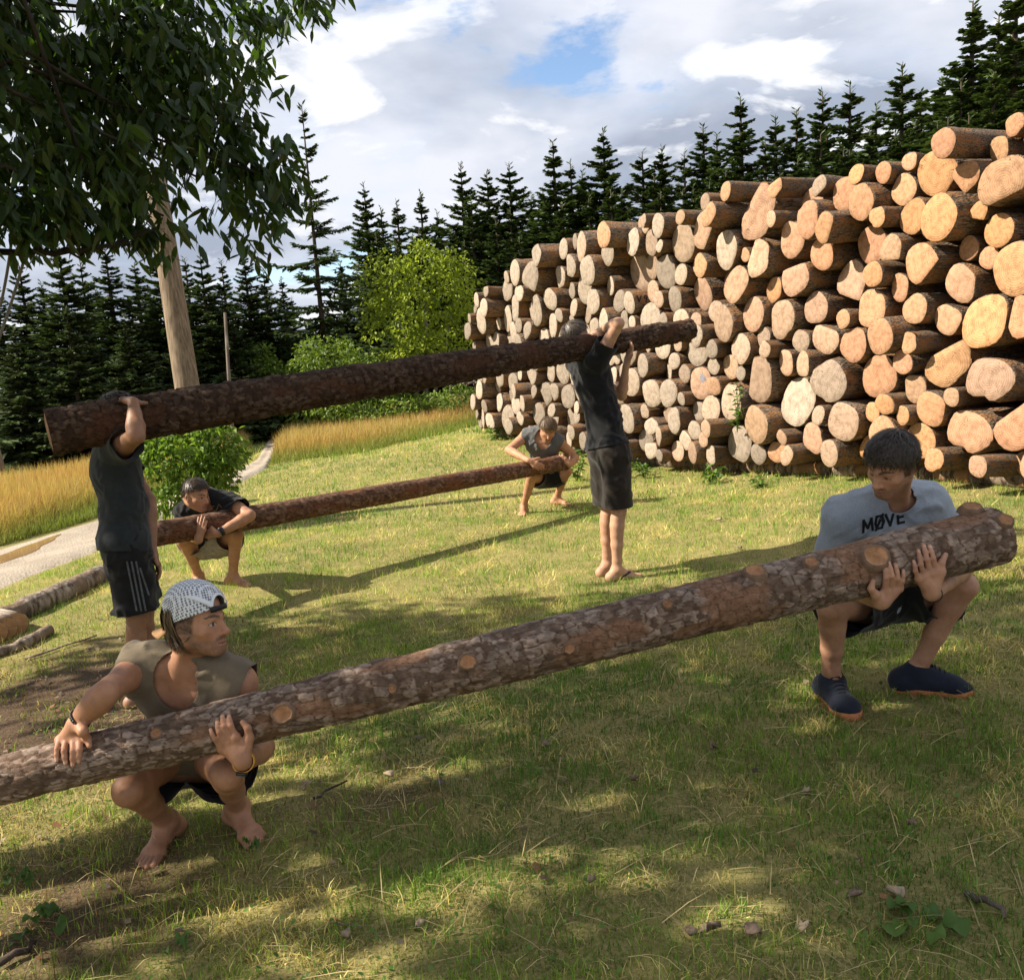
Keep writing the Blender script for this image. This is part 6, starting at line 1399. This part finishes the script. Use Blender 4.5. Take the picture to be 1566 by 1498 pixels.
broad(1415,1425,'round-leaved plant low in the grass at bottom right',1,.055); broad(70,1425,'round-leaved plant low in the grass at bottom left',2,.045); broad(262,1462,'single broad leaf plant at the bottom edge',3,.03,3); broad(30,1352,'small leafy plant at the left edge below the front log',4,.03,6); broad(385,1305,'tiny clover by the toes of the squatting man',5,.014,5)
# bark chips, leaves and sticks on the grass
M_CHIP=plain('bark_chip',(.20,.14,.10),.9,.2,60,.5,.006,.5); M_CHIP2=plain('pale_chip',(.33,.25,.17),.9,.2,60,.4,.004,.3)
def chip(px,py,s,label,mat,seed):
    rg=np.random.default_rng(seed); c=ground(px,py)+UP*.022; n=9; a=np.sort(rg.uniform(0,6.28,n)); r=s*.8*(.8+.35*rg.random(n)); top=np.stack([c[0]+np.cos(a)*r*1.3,c[1]+np.sin(a)*r*.8,c[2]+.008*rg.normal(size=n)+.006],-1); bot=top-UP*.007; V=np.concatenate([top,bot,[c+UP*.012],[c-UP*.006]]); T=[(18,j,(j+1)%n) for j in range(n)]+[(19,n+(j+1)%n,n+j) for j in range(n)]; Q=[(j,n+j,n+(j+1)%n,(j+1)%n) for j in range(n)]
    o=mk('bark_chip',V,[np.array(T),np.array(Q)],mat); tag(o,label,'bark chip','bark chips on the grass')
CH=[(1088,1430,.030,'grey bark chip, largest of the pair at bottom right of centre'),(1058,1432,.018,'small bark chip just left of the large grey one'),(1155,1432,.028,'flat bark chip beside the sunny spot at the bottom'),(1228,1428,.020,'orange tinted chip in the sunny spot at the bottom'),(1306,1378,.024,'grey bark chip right of the sunny spot'),(1372,1372,.024,'pale bark chip nearest the round-leaved plant'),(595,1192,.022,'pale chip below the middle of the front log'),(970,1200,.018,'dark chip under the front log right of centre'),(1232,1220,.012,'tiny orange chip below the grey t-shirt man'),(642,1422,.016,'pale chip at bottom centre left'),(470,1208,.022,'pale dry leaf right of the squatting man'),(905,1356,.012,'dark crumb of bark at bottom centre'),(1395,1268,.014,'dark crumb of bark below the right shoe'),(1132,842,.022,'brown chip above the front log'),(1100,798,.028,'orange chip on the sunny grass before the pile'),(530,1437,.014,'yellow leaf at the bottom edge left of centre'),(835,1146,.02,'dark bark flake under the middle of the front log'),(1090,1148,.02,'dark bark flake in the grass left of the navy shoes')]
for k,(x,y,s_,lab) in enumerate(CH): chip(x,y,s_,lab,M_CHIP2 if ('pale' in lab or 'orange' in lab or 'yellow' in lab) else M_CHIP,200+k)
def stick(a,b,r,label,mat):
    p=ground(*a)+UP*(r+.012); q=ground(*b)+UP*(r+.012); rg=np.random.default_rng(int(a[0])); P=[lerp(p,q,t)+rg.normal(size=3)*r*.5 for t in np.linspace(0,1,6)]; o=tube_obj('stick',P,[r*(1-.4*t) for t in np.linspace(0,1,6)],mat,7); tag(o,label,'stick','sticks on the grass')
stick((1480,1372),(1545,1415),.011,'thick pale stick at the right edge of the lawn',M_PALE); stick((478,1228),(530,1200),.006,'thin dark stick right of the squatting man',M_TRUNK); stick((500,1418),(556,1422),.003,'thin straw stick near the bottom centre',M_PALE); stick((5,1480),(62,1448),.012,'brown stick in the bottom left corner',M_TRUNK); stick((40,1010),(150,975),.009,'thin stick beside the fallen log on the left',M_OLD)

# ------------------------------------------------------------------ painted marks on the pile
def pile_marks():
    bpy.context.view_layer.update(); dg=bpy.context.evaluated_depsgraph_get()
    def hit(x,y):
        ok,loc,nor,idx,ob,_=sc.ray_cast(dg,Vector(CAM),Vector(nrm(ray(x,y)))); return (loc,nor,ob) if ok else None
    def patch(kind,cx,cy,w,h,R):
        best=None
        for dx in range(-R,R+1,5):
            for dy in range(-R,R+1,5):
                hs=[hit(cx+dx+a*w,cy+dy+b*h) for a in (-.5,0,.5) for b in (-.5,.5)]
                if all(q and q[2].name.startswith(kind) for q in hs) and len({q[2].name for q in hs})==1:
                    c=dx*dx+dy*dy
                    if best is None or c<best[0]: best=(c,cx+dx,cy+dy,hs[0][2])
        return best
    def decal(strokes,x,y,sx,sy,wd,par,name,mat):
        parts=[]
        for a,b in strokes:
            a=np.array(a,float);b=np.array(b,float);d=b-a; nn=np.array([-d[1],d[0]])/np.linalg.norm(d)*wd/2; V=[]
            for k in range(7):
                for s_ in (-1,1):
                    p=a+d*k/6+nn*s_; q=hit(x+p[0]*sx,y-p[1]*sy)
                    if q is None: return
                    V.append(np.array(q[0]+q[1]*.004*(1 if q[1].dot(Vector(ray(x,y)))<0 else -1)))
            i=np.arange(7)*2; parts.append((np.array(V),[np.stack([i[:-1],i[1:],i[1:]+1,i[:-1]+1],-1)]))
        V,fl=join(parts); o=mk(name,V,fl,mat); o.parent=par; o.matrix_parent_inverse=par.matrix_world.inverted()
    b=patch('bark',1012,462,16,10,70)
    if b: decal([((-.5,.5),(-.3,-.5)),((-.3,-.5),(-.1,.5)),((.2,.1),(.25,.5)),((.25,.5),(.45,.4)),((.45,.4),(.4,.05)),((.4,.05),(.2,.1)),((.45,.3),(.35,-.5))],b[1],b[2],16,10,.12,b[3].parent,'painted_mark',plain('black_marker',(.02,.02,.02),.8,.2,60))
    b=patch('cut_face',1085,578,8,16,60)
    if b: decal([((-.4,.4),(.3,-.3)),((-.2,.5),(.45,-.1)),((-.5,.1),(.1,-.5))],b[1],b[2],9,14,.14,b[3].parent,'blue_paint',plain('blue_paint',(.17,.24,.34),.7,.3,60))
pile_marks()
